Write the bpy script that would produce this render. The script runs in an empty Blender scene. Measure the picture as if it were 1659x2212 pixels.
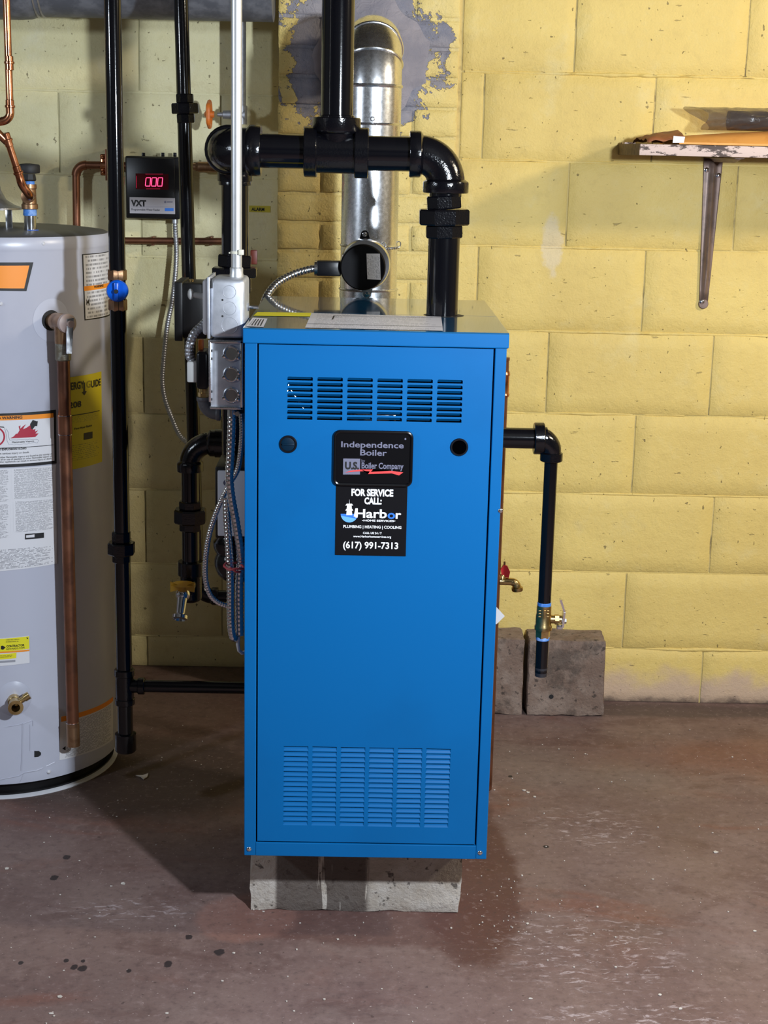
import bpy, bmesh, math, random
from mathutils import Vector, Matrix, noise as mnoise

# ------------------------------------------------------------------ camera, world, lights, exposure
HC, PITCH, ROLL, YAW, FPX = 1.3882, .2321, .0225, -.0141, 3330.26
CX, CY = 829.5, 1106.0
S = bpy.context.scene
COL = S.collection

def cam_axes():
    f = Vector((-math.sin(YAW)*math.cos(PITCH), math.cos(YAW)*math.cos(PITCH), -math.sin(PITCH)))
    rt = Vector((math.cos(YAW), math.sin(YAW), 0)); dn = f.cross(rt)
    c, s = math.cos(ROLL), math.sin(ROLL)
    return c*rt - s*dn, s*rt + c*dn, f
AR, AD, AF = cam_axes()
CAMP = Vector((0, 0, HC))
cam = bpy.data.cameras.new('camera')
cam.sensor_fit = 'HORIZONTAL'; cam.sensor_width = 36.0; cam.lens = FPX/1659*36.0
cam.clip_start = .05; cam.clip_end = 50
camo = bpy.data.objects.new('camera', cam); COL.objects.link(camo)
rm = Matrix((AR, -AD, -AF)).transposed().to_4x4()
camo.matrix_world = Matrix.Translation(CAMP) @ rm
S.camera = camo

w = bpy.data.worlds.new('world'); S.world = w; w.use_nodes = True
w.node_tree.nodes['Background'].inputs[0].default_value = (.5, .55, .65, 1)
w.node_tree.nodes['Background'].inputs[1].default_value = .1

def lamp(name, loc, energy, color, size):
    l = bpy.data.lights.new(name, 'POINT'); l.energy = energy; l.color = color; l.shadow_soft_size = size
    o = bpy.data.objects.new(name, l); o.location = loc; COL.objects.link(o); return o
lamp('work_lamp', (.72, 1.13, 1.49), 198, (.82, .91, 1.0), .04)
lamp('ceiling_bulb', (2.2, 2.3, 2.1), 112, (1.0, .88, .68), .09)
lamp('left_lamp', (-2.0, 1.5, 1.70), 52, (.78, .88, 1.0), .07)
S.view_settings.view_transform = 'Standard'
try: S.view_settings.look = 'None'
except Exception: pass
S.view_settings.exposure = 0.0
S.view_settings.gamma = 1.0
S.view_settings.use_curve_mapping = False

# ------------------------------------------------------------------ measuring helpers (a pixel and a depth give a place in the room)
def ray(px, py): return AR*((px-CX)/FPX) + AD*((py-CY)/FPX) + AF
def at(px, py, Y): d = ray(px, py); return CAMP + d*(Y/d.y)
def atz(px, py, z): d = ray(px, py); return CAMP + d*((z-HC)/d.z)
def ppm(P): return FPX/((Vector(P)-CAMP).dot(AF))
def pr(px, P): return px/ppm(P)
TC = Vector((-.808, 3.35)); TR = .2505           # water heater axis and radius
def cyl_at(px, py, r=None):
    r = r or TR; d = ray(px, py); ox, oy = -TC.x, -TC.y
    a = d.x**2+d.y**2; b = 2*(d.x*ox+d.y*oy); c = ox*ox+oy*oy-r*r
    k = (-b-math.sqrt(max(0, b*b-4*a*c)))/(2*a); P = CAMP+d*k
    return math.atan2(P.x-TC.x, -(P.y-TC.y)), P.z  # angle from the front, height

# ------------------------------------------------------------------ materials
def lin(r, g, b):
    f = lambda v: (v/255/12.92) if v/255 <= .04045 else ((v/255+.055)/1.055)**2.4
    return (f(r), f(g), f(b), 1)
class G:
    def __init__(s, name):
        s.m = bpy.data.materials.new(name); s.m.use_nodes = True; s.t = s.m.node_tree
        s.p = s.t.nodes['Principled BSDF']
    def n(s, typ, ins=None, **pr_):
        nd = s.t.nodes.new('ShaderNode'+typ)
        for k, v in pr_.items(): setattr(nd, k, v)
        for k, v in (ins or {}).items(): s.set(nd.inputs[k], v)
        return nd
    def set(s, sock, v):
        if isinstance(v, bpy.types.NodeSocket): s.t.links.new(v, sock)
        else: sock.default_value = v
    def P(s, **kw):
        for k, v in kw.items(): s.set(s.p.inputs[k.replace('_', ' ')], v)
        return s
    def math(s, op, a, b=0., c=0., clamp=False):
        nd = s.n('Math', {0: a, 1: b, 2: c}, operation=op, use_clamp=clamp); return nd.outputs[0]
    def mix(s, f, a, b, blend='MIX'):
        nd = s.n('Mix', None, data_type='RGBA', blend_type=blend)
        s.set(nd.inputs[0], f); s.set(nd.inputs[6], a); s.set(nd.inputs[7], b); return nd.outputs[2]
    def noise(s, vec, scale, detail=3, rough=.55, dist=0):
        nd = s.n('TexNoise', {'Vector': vec, 'Scale': scale, 'Detail': detail, 'Roughness': rough, 'Distortion': dist}); return nd.outputs[0]
    def step(s, v, lo, hi):
        nd = s.n('MapRange', {0: v, 1: lo, 2: hi, 3: 0., 4: 1.}, interpolation_type='SMOOTHSTEP'); return nd.outputs[0]
    def bump(s, h, strength, dist=.002):
        nd = s.n('Bump', {'Height': h, 'Strength': strength, 'Distance': dist}); s.set(s.p.inputs['Normal'], nd.outputs[0])
    def pos(s): return s.n('NewGeometry').outputs['Position']
    def obj(s): return s.n('TexCoord').outputs['Object']
    def uv(s): return s.n('TexCoord').outputs['UV']
    def xyz(s, v): nd = s.n('SeparateXYZ', {0: v}); return nd.outputs
    def comb(s, x, y, z): return s.n('CombineXYZ', {0: x, 1: y, 2: z}).outputs[0]
    def scl(s, v, k): return s.n('VectorMath', {0: v, 1: k}, operation='MULTIPLY').outputs[0]

def M(name, col, rough=.5, metal=0., col2=None, vs=6, vlo=.45, vhi=.65, bump=0, bs=80, coat=0, bd=.002, detail=3, rvar=0, spec=.5):
    g = G(name); v = g.obj()
    g.P(Specular_IOR_Level=spec)
    if col2 is not None:
        g.P(Base_Color=g.mix(g.step(g.noise(v, vs, 5, .6), vlo, vhi), col, col2))
    else: g.P(Base_Color=col)
    if rvar: g.P(Roughness=g.n('MapRange', {0: g.noise(v, vs*1.7, 4), 1: .3, 2: .7, 3: max(.02, rough-rvar), 4: rough+rvar}).outputs[0])
    else: g.P(Roughness=rough)
    g.P(Metallic=metal)
    if coat: g.P(Coat_Weight=coat, Coat_Roughness=.04)
    if bump: g.bump(g.noise(v, bs, detail), bump, bd)
    return g.m

BLACK = M('black_pipe_paint', (.003, .003, .0045, 1), .10, bump=.06, bs=180, bd=.001, vs=9)
CAST = M('black_cast_paint', (.003, .003, .0045, 1), .13, bump=.32, bs=300, bd=.0012)
DARKPL = M('black_plastic', (.004, .004, .006, 1), .32, bump=.06, bs=900, bd=.0004, spec=.35)
DARKM = M('black_sheet_metal', (.007, .0065, .007, 1), .4, bump=.06, bs=60, spec=.3)
BLUE = M('blue_powder_coat', (.0, .112, .335, 1), .42, col2=(.0, .104, .312, 1), vs=3, bump=.05, bs=1500, bd=.0003, spec=.22)
HOLE = M('hole_shade', (.0008, .0008, .001, 1), .95, spec=.0)  # black without sheen, paints the shade inside the open sight hole
BLUETOP = M('blue_gloss_lid', (.004, .085, .20, 1), .16, bump=.015, bs=20, bd=.0005, coat=1.0)
VOID = M('boiler_inside_shade', (.004, .008, .014, 1), .8, col2=(.01, .016, .024, 1))  # near-black colour paints in the shade behind the louvres
GALV = M('galvanised_steel', (.78, .79, .82, 1), .27, 1.0, col2=(.70, .71, .74, 1), vs=90, vlo=.35, vhi=.7, rvar=.03)
GALVD = M('dull_galvanised_steel', (.50, .51, .55, 1), .42, .85, col2=(.38, .39, .43, 1), vs=90, vlo=.35, vhi=.7, bump=.1, bs=300, bd=.0005)
BOXM = M('stamped_steel_box', (.60, .62, .68, 1), .45, .7, col2=(.46, .48, .53, 1), vs=40, vlo=.3, vhi=.7, bump=.12, bs=500, bd=.0004)
CHROME = M('bright_metal', (.74, .75, .78, 1), .16, 1.0, vs=30, rvar=.05)
FLEXM = M('flexible_steel', (.72, .73, .76, 1), .22, 1.0, vs=70, col2=(.58, .59, .62, 1))
ZINC = M('zinc_tube', (.62, .63, .65, 1), .40, .75, col2=(.50, .51, .52, 1), vs=26, vlo=.5, vhi=.75, bump=.1, bs=90, bd=.0008)
COPPER = M('bright_copper', (.62, .27, .14, 1), .22, 1.0, col2=(.45, .17, .085, 1), vs=20, rvar=.06)
COPPERD = M('tarnished_copper', (.24, .10, .055, 1), .4, .8, col2=(.15, .065, .04, 1), vs=14, rvar=.08)
BRASS = M('brass', (.58, .42, .19, 1), .28, 1.0, col2=(.44, .31, .13, 1), vs=50, bump=.12, bs=300, bd=.0006)
BRONZE = M('bronze_fitting', (.34, .20, .11, 1), .38, .85, col2=(.24, .13, .07, 1), vs=40, bump=.2, bs=260, bd=.0007)
TAPE = M('blue_pipe_dope', (.05, .20, .62, 1), .5, col2=(.25, .42, .80, 1), vs=60)
BLUEPL = M('blue_plastic', (.0, .10, .62, 1), .3, bump=.05, bs=200)
ORANGEPAINT = M('orange_handle_paint', (.80, .20, .03, 1), .4)
REDPL = M('red_handle_paint', (.60, .02, .03, 1), .35)
YELLOWM = M('yellow_handle_paint', (.72, .40, .03, 1), .35, bump=.05)
RUBBER = M('black_rubber', (.010, .010, .012, 1), .6)
TANK = M('grey_enamel', (.50, .51, .60, 1), .3, col2=(.47, .48, .57, 1), vs=4, bump=.02, bs=7, bd=.002)
TANKTOP = M('dark_grey_enamel', (.085, .085, .09, 1), .45, bump=.05, bs=300)
WHITEP = M('white_paint', (.62, .62, .66, 1), .45)
WHITEL = M('white_label', (.72, .71, .74, 1), .45)
BLACKI = M('black_ink', (.008, .008, .010, 1), .55)
GREYI = M('grey_ink', (.16, .16, .23, 1), .5)
REDI = M('red_ink', (.72, .06, .06, 1), .5)
DREDI = M('dark_red_ink', (.42, .012, .04, 1), .5)
ORANGEI = M('orange_label', (.90, .28, .015, 1), .5)
YELLOWI = M('yellow_label', (.80, .72, .02, 1), .5)
GUIDEY = M('guide_yellow', (.68, .56, .01, 1), .5)
WHITEI = M('white_ink', (.82, .82, .85, 1), .55)
BLUEI = M('mid_blue_ink', (.03, .18, .70, 1), .5)
LBLUEI = M('light_blue_ink', (.14, .42, .90, 1), .5)
STICK = M('matt_black_sticker', (.006, .0055, .007, 1), .7, spec=.08)
PLATE = M('gloss_black_plate', (.003, .003, .004, 1), .25, spec=.35)
IVORY = M('ivory_nylon', (.65, .62, .52, 1), .5)
GREYPL = M('grey_plastic', (.33, .33, .33, 1), .5)

def fine_print(name, paper, ink, rows, cols, fill=.5, thr=.47, margin=.05, cut=.25):
    g = G(name); u, v, _ = g.xyz(g.uv())
    rv = g.math('MULTIPLY', v, rows); row = g.math('FLOOR', rv); fr = g.math('FRACT', rv)
    a = g.math('GREATER_THAN', fr, .5-fill/2); b = g.math('LESS_THAN', fr, .5+fill/2)
    wd = g.math('GREATER_THAN', g.noise(g.comb(g.math('MULTIPLY', u, cols), g.math('MULTIPLY', row, 7.31), 0.), 1., 2, .7), thr)
    rnd = g.n('TexWhiteNoise', {'W': row}, noise_dimensions='1D').outputs[0]
    end = g.math('SUBTRACT', 1-margin, g.math('MULTIPLY', g.math('POWER', rnd, 3.), cut))
    c = g.math('LESS_THAN', u, end); d = g.math('GREATER_THAN', u, margin)
    m = g.math('MULTIPLY', g.math('MULTIPLY', a, b), g.math('MULTIPLY', wd, g.math('MULTIPLY', c, d)))
    g.P(Base_Color=g.mix(g.math('MULTIPLY', m, .62), paper, ink), Roughness=.45); return g.m
PRINT = fine_print('fine_print_white', (.72, .71, .74, 1), (.03, .03, .05, 1), 16, 28)
PRINTL = fine_print('fine_print_long', (.72, .71, .74, 1), (.03, .03, .05, 1), 30, 30, .45, .45)
PRINTY = fine_print('fine_print_yellow', (.68, .56, .01, 1), (.06, .05, .01, 1), 9, 40, .4, .5)
PRINTLID = fine_print('fine_print_lid', (.62, .60, .64, 1), (.2, .2, .24, 1), 12, 90, .4)
BARS = G('bar_label'); _u, _v, _ = BARS.xyz(BARS.uv())
_m = BARS.math('MULTIPLY', BARS.math('GREATER_THAN', BARS.math('FRACT', BARS.math('MULTIPLY', _u, 6.)), .5), BARS.math('MULTIPLY', BARS.math('GREATER_THAN', _v, .12), BARS.math('LESS_THAN', _v, .88)))
_m = BARS.math('MULTIPLY', _m, BARS.math('MULTIPLY', BARS.math('GREATER_THAN', _u, .14), BARS.math('LESS_THAN', _u, .86)))
BARS.P(Base_Color=BARS.mix(_m, (.66, .64, .68, 1), (.03, .03, .04, 1)), Roughness=.4); BARS = BARS.m

def led():
    g = G('red_led'); g.P(Base_Color=(.2, 0, 0, 1), Emission_Color=(1, .03, .10, 1), Emission_Strength=6.0); return g.m
LED = led()
WINDOW = M('red_display_window', (.05, .0, .003, 1), .15)

PATCH = (at(1194, 528, 3.78).x, at(1194, 528, 3.78).z)
def wall_mat(name, ca, cb, pale, peel=None, efflo=False, bumpk=1.):
    g = G(name); p = g.pos(); x, y, z = g.xyz(p)
    c = g.mix(g.step(g.noise(p, 2.3, 4, .6), .35, .68), ca, cb)
    c = g.mix(g.math('MULTIPLY', g.step(g.noise(p, 6.5, 5, .65), .55, .75), .55), c, pale)
    dirt = g.step(g.noise(p, 17, 6, .7), .60, .78)
    c = g.mix(g.math('MULTIPLY', dirt, .22), c, (.36, .27, .11, 1))
    sp = g.step(g.noise(g.scl(p, (1, 1, .8)), 95, 2, .5), .715, .75)
    c = g.mix(g.math('MULTIPLY', sp, .75), c, (.12, .085, .03, 1))
    fl = g.step(g.noise(g.scl(p, (26, 26, 95)), 1., 3, .6), .70, .735)
    h = g.math('ADD', g.math('MULTIPLY', g.noise(p, 210, 3, .6), .40), g.math('ADD', g.math('MULTIPLY', g.noise(p, 60, 4, .65), .8), g.math('ADD', g.math('MULTIPLY', sp, -.6), g.math('MULTIPLY', fl, -.5))))
    c = g.mix(g.math('MULTIPLY', fl, .55), c, (.17, .12, .045, 1))
    md = g.noise(p, 33, 5, .7)
    c = g.mix(g.math('MULTIPLY', g.step(md, .5, .72), .15), c, (.44, .31, .10, 1)); c = g.mix(g.math('MULTIPLY', g.math('SUBTRACT', 1., g.step(md, .3, .48)), .16), c, pale)
    if efflo:
        dx = g.math('DIVIDE', g.math('SUBTRACT', x, PATCH[0]), .026); dz = g.math('DIVIDE', g.math('SUBTRACT', z, PATCH[1]), .075)
        pd = g.math('ADD', g.math('SQRT', g.math('ADD', g.math('MULTIPLY', dx, dx), g.math('MULTIPLY', dz, dz))), g.math('MULTIPLY', g.math('SUBTRACT', g.noise(p, 22, 5, .65), .5), 1.6))
        c = g.mix(g.math('MULTIPLY', g.math('SUBTRACT', 1., g.step(pd, .7, 1.1)), .7), c, (.74, .62, .42, 1))
        e = g.math('SUBTRACT', z, g.math('MULTIPLY', g.noise(p, 12, 4), .13))
        c = g.mix(g.math('MULTIPLY', g.math('SUBTRACT', 1., g.step(e, -.03, .035)), .85), c, (.56, .40, .32, 1))
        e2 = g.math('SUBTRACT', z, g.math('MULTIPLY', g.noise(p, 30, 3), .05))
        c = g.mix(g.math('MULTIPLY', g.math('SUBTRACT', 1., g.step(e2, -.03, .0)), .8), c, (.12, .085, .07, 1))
    if peel:
        (qx, qz, qr) = peel
        dx = g.math('SUBTRACT', x, qx); dz = g.math('SUBTRACT', z, qz)
        d = g.math('SQRT', g.math('ADD', g.math('MULTIPLY', dx, dx), g.math('MULTIPLY', g.math('MULTIPLY', dz, dz), .75)))
        d = g.math('ADD', d, g.math('MULTIPLY', g.math('SUBTRACT', g.noise(p, 9, 6, .72, .3), .5), .42))
        mk = g.math('SUBTRACT', 1., g.step(d, qr, qr+.006))
        gc = g.mix(g.step(g.noise(p, 15, 4), .4, .65), (.30, .28, .31, 1), (.20, .20, .25, 1))
        c = g.mix(mk, c, gc); h = g.math('SUBTRACT', h, g.math('MULTIPLY', mk, .8))
    g.P(Base_Color=c, Roughness=.62); g.bump(h, .60*bumpk, .004); return g.m
WALLY = wall_mat('yellow_block_paint', (.72, .53, .165, 1), (.78, .585, .185, 1), (.76, .63, .30, 1), efflo=True)
WALLP = wall_mat('faded_yellow_block_paint', (.80, .72, .40, 1), (.84, .77, .48, 1), (.84, .80, .60, 1))
BRICKY = wall_mat('yellow_brick_paint', (.74, .56, .19, 1), (.80, .63, .24, 1), (.80, .70, .42, 1), peel=(-.03, 1.60, .175), bumpk=1.6)
def joint_mat(name, ca):
    g = G(name); p = g.pos()
    g.P(Base_Color=g.mix(g.step(g.noise(p, 6, 5, .7), .50, .66), ca, (.30, .22, .09, 1)), Roughness=.8); g.bump(g.noise(p, 90, 4), .6, .004); return g.m
JOINTY = joint_mat('painted_joint', (.70, .53, .20, 1)); JOINTP = joint_mat('faded_joint', (.60, .54, .30, 1))
def cement():
    g = G('grey_cement'); p = g.pos()
    g.P(Base_Color=g.mix(g.step(g.noise(p, 11, 5), .35, .7), (.33, .30, .33, 1), (.22, .21, .25, 1)), Roughness=.75)
    g.bump(g.noise(g.scl(p, (1, 1, 1)), 34, 5, .6, 1.2), .8, .006); return g.m
CEMENT = cement()

def floor_mat():
    g = G('stained_concrete'); p = g.pos(); x, y, z = g.xyz(p)
    c = g.mix(g.step(g.noise(p, 3.1, 5, .62), .36, .66), (.165, .112, .098, 1), (.215, .158, .135, 1))
    c = g.mix(g.math('MULTIPLY', g.step(g.noise(g.scl(p, (1, 2.2, 1)), 2.0, 5, .6, .8), .53, .72), .6), c, (.195, .080, .052, 1))
    c = g.mix(g.math('MULTIPLY', g.step(g.noise(p, 1.7, 3, .5), .52, .7), .45), c, (.205, .180, .155, 1))
    c = g.mix(g.math('MULTIPLY', g.step(g.noise(p, 7.5, 6, .7), .56, .74), .5), c, (.085, .060, .056, 1))
    c = g.mix(g.math('MULTIPLY', g.step(g.noise(g.scl(p, (1, 1.8, 1)), 4.2, 6, .68, .5), .52, .66), .5), c, (.105, .058, .048, 1))
    c = g.mix(g.math('MULTIPLY', g.step(g.noise(p, 11, 6, .7), .54, .66), .35), c, (.27, .205, .18, 1))
    def blob(cx, cy, rx, ry, amp, sc, lo=.8, hi=1.05):
        dx = g.math('DIVIDE', g.math('SUBTRACT', x, cx), rx); dy = g.math('DIVIDE', g.math('SUBTRACT', y, cy), ry)
        d = g.math('SQRT', g.math('ADD', g.math('MULTIPLY', dx, dx), g.math('MULTIPLY', dy, dy)))
        d = g.math('ADD', d, g.math('MULTIPLY', g.math('SUBTRACT', g.noise(p, sc, 5, .65), .5), amp))
        return g.math('SUBTRACT', 1., g.step(d, lo, hi))
    # damp red stains around the boiler's plinth, rust swirls by the right wall; then darker patches at the wall foot and by the heater
    c = g.mix(g.math('MULTIPLY', blob(.215, 2.80, .11, .40, .7, 9), .80), c, (.085, .034, .026, 1))
    c = g.mix(g.math('MULTIPLY', blob(.04, 2.60, .30, .11, .8, 9), .62), c, (.105, .048, .038, 1))
    c = g.mix(g.math('MULTIPLY', blob(-.20, 2.60, .10, .10, .5, 8), .55), c, (.27, .145, .11, 1))
    c = g.mix(g.math('MULTIPLY', blob(.95, 3.42, .38, .13, 1.3, 5, .4, 1.25), .42), c, (.22, .085, .050, 1))
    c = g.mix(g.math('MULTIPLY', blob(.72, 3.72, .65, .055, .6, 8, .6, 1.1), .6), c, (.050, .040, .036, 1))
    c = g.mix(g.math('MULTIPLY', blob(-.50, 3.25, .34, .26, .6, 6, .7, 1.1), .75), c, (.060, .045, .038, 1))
    # pale scuffs and lime bloom
    sc = g.step(g.noise(g.scl(p, (1, 2.6, 1)), 30, 6, .75, .6), .53, .63)
    area = g.math('MAXIMUM', g.math('MAXIMUM', blob(.42, 2.50, .19, .17, .9, 7, .5, 1.1), blob(.50, 3.00, .13, .13, .9, 7, .5, 1.1)), blob(.47, 2.28, .2, .06, .9, 7, .5, 1.1))
    area = g.math('MAXIMUM', area, g.math('MULTIPLY', blob(-.42, 2.62, .16, .05, .9, 9, .4, 1.1), .9))
    c = g.mix(g.math('MULTIPLY', g.math('MULTIPLY', sc, area), .75), c, (.50, .45, .44, 1))
    gr_ = g.noise(p, 55, 6, .75)
    c = g.mix(g.math('MULTIPLY', g.step(gr_, .50, .68), .45), c, (.075, .052, .048, 1))
    c = g.mix(g.math('MULTIPLY', g.math('SUBTRACT', 1., g.step(gr_, .34, .46)), .35), c, (.32, .255, .235, 1))
    s2 = g.step(g.noise(p, 160, 1, .4), .735, .76)
    c = g.mix(g.math('MULTIPLY', s2, .65), c, (.50, .44, .40, 1))
    s3 = g.step(g.noise(p, 75, 2, .4), .725, .75)
    c = g.mix(g.math('MULTIPLY', s3, .6), c, (.05, .035, .03, 1))
    # oil drops
    for (cx, cy, r) in DROPS:
        dx = g.math('SUBTRACT', x, cx); dy = g.math('MULTIPLY', g.math('SUBTRACT', y, cy), .75)
        d = g.math('SQRT', g.math('ADD', g.math('MULTIPLY', dx, dx), g.math('MULTIPLY', dy, dy)))
        d = g.math('ADD', d, g.math('MULTIPLY', g.math('SUBTRACT', g.noise(p, 90, 2), .5), r*1.1))
        c = g.mix(g.math('MULTIPLY', g.math('SUBTRACT', 1., g.step(d, r*.8, r*1.15)), .88), c, (.014, .011, .013, 1))
    h = g.math('ADD', g.math('MULTIPLY', g.noise(p, 120, 4, .6), .5), g.noise(p, 14, 4, .6))
    c = g.mix(1., c, (.93, .84, .87, 1), 'MULTIPLY')
    g.P(Base_Color=c, Roughness=g.n('MapRange', {0: g.noise(p, 5, 4), 1: .3, 2: .7, 3: .5, 4: .75}).outputs[0]); g.bump(h, .3, .004); return g.m
DROPS = []
for (px, py, r) in ((408, 2024, 8), (362, 2083, 10), (474, 2057, 11), (278, 2097, 6), (178, 2092, 10), (160, 2089, 8), (143, 2075, 6), (179, 2076, 5), (45, 2080, 6), (144, 1852, 8), (117, 1896, 9), (243, 2040, 0), (1102, 1677, 5), (1180, 1829, 6)):
    if r: P = atz(px, py, 0); DROPS.append((P.x, P.y, pr(r, P)))
FLOOR = floor_mat()

def block_mat(name, ca, cb, wet=False):
    g = G(name); p = g.pos(); x, y, z = g.xyz(p)
    c = g.mix(g.step(g.noise(p, 16, 5, .7), .36, .66), ca, cb)
    c = g.mix(g.math('MULTIPLY', g.step(g.noise(p, 60, 3, .6), .60, .68), .8), c, (.04, .03, .026, 1))
    if wet:
        # dark runs where water dripped over the face
        st = g.noise(g.comb(g.math('MULTIPLY', x, 42.), 0., g.math('MULTIPLY', z, 3.5)), 1., 4, .65)
        rng = g.math('MULTIPLY', g.step(x, -.152, -.140), g.math('SUBTRACT', 1., g.step(x, .015, .03)))
        m = g.math('MULTIPLY', rng, g.math('SUBTRACT', 1., g.step(st, .56, .60)))
        sol = g.math('MULTIPLY', g.step(x, -.152, -.144), g.math('SUBTRACT', 1., g.step(x, -.076, -.070)))
        c = g.mix(g.math('MULTIPLY', g.math('MAXIMUM', m, sol), .88), c, (.070, .050, .042, 1))
    else:
        c = g.mix(g.math('MULTIPLY', g.step(g.noise(p, 9, 5, .7), .50, .62), .6), c, (.055, .042, .036, 1))
    h = g.math('ADD', g.noise(p, 130, 4, .65), g.noise(p, 36, 3))
    g.P(Base_Color=c, Roughness=.85); g.bump(h, .6, .005); return g.m
PLINTH = block_mat('limewashed_block', (.40, .345, .29, 1), (.50, .455, .41, 1), True)
OLDBLK = block_mat('dirty_block', (.185, .125, .098, 1), (.27, .205, .17, 1))
def shelf_paint():
    g = G('flaking_white_paint'); v = g.obj()
    m = g.step(g.noise(g.scl(v, (1, 1, 3.2)), 22, 6, .72), .50, .56)
    g.P(Base_Color=g.mix(m, (.66, .50, .44, 1), (.075, .045, .035, 1)), Roughness=.6); g.bump(m, -.4, .001); return g.m
SHELFP = shelf_paint()
WOODE = M('raw_board_end', (.14, .085, .045, 1), .7, col2=(.07, .045, .03, 1), vs=60, bump=.3, bs=120)
BRKT = M('brown_steel_bracket', (.24, .165, .135, 1), .42, .35, col2=(.17, .12, .10, 1), vs=30)
MANILA = M('manila_paper', (.80, .36, .085, 1), .6, col2=(.70, .29, .06, 1), vs=18, bump=.25, bs=40, bd=.003)
BROWNP = M('brown_paper', (.30, .10, .035, 1), .6, col2=(.16, .06, .03, 1), vs=40)
def bag():
    g = G('clear_grey_plastic'); v = g.obj()
    g.P(Base_Color=(.12, .095, .085, 1), Roughness=.16, Transmission_Weight=.3, IOR=1.3, Alpha=.62); g.bump(g.noise(v, 35, 5, .6, 1.5), .8, .006); return g.m
BAG = bag()
INS = M('grey_pipe_jacket', (.10, .105, .125, 1), .5, col2=(.17, .175, .20, 1), vs=26, vlo=.4, vhi=.65, bump=.3, bs=120, bd=.002)
CHIPM = M('paint_chip', (.62, .57, .52, 1), .7, col2=(.45, .40, .36, 1), vs=40)
CEIL = M('ceiling_boards', (.045, .038, .03, 1), .8, col2=(.03, .025, .02, 1), vs=4)
SIDEG = M('grey_side_wall', (.20, .20, .20, 1), .8, col2=(.15, .15, .15, 1), vs=3, bump=.3, bs=40)
SIDEW = M('side_wall_paint', (.30, .25, .14, 1), .7, col2=(.24, .20, .12, 1), vs=3, bump=.3, bs=40)

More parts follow.
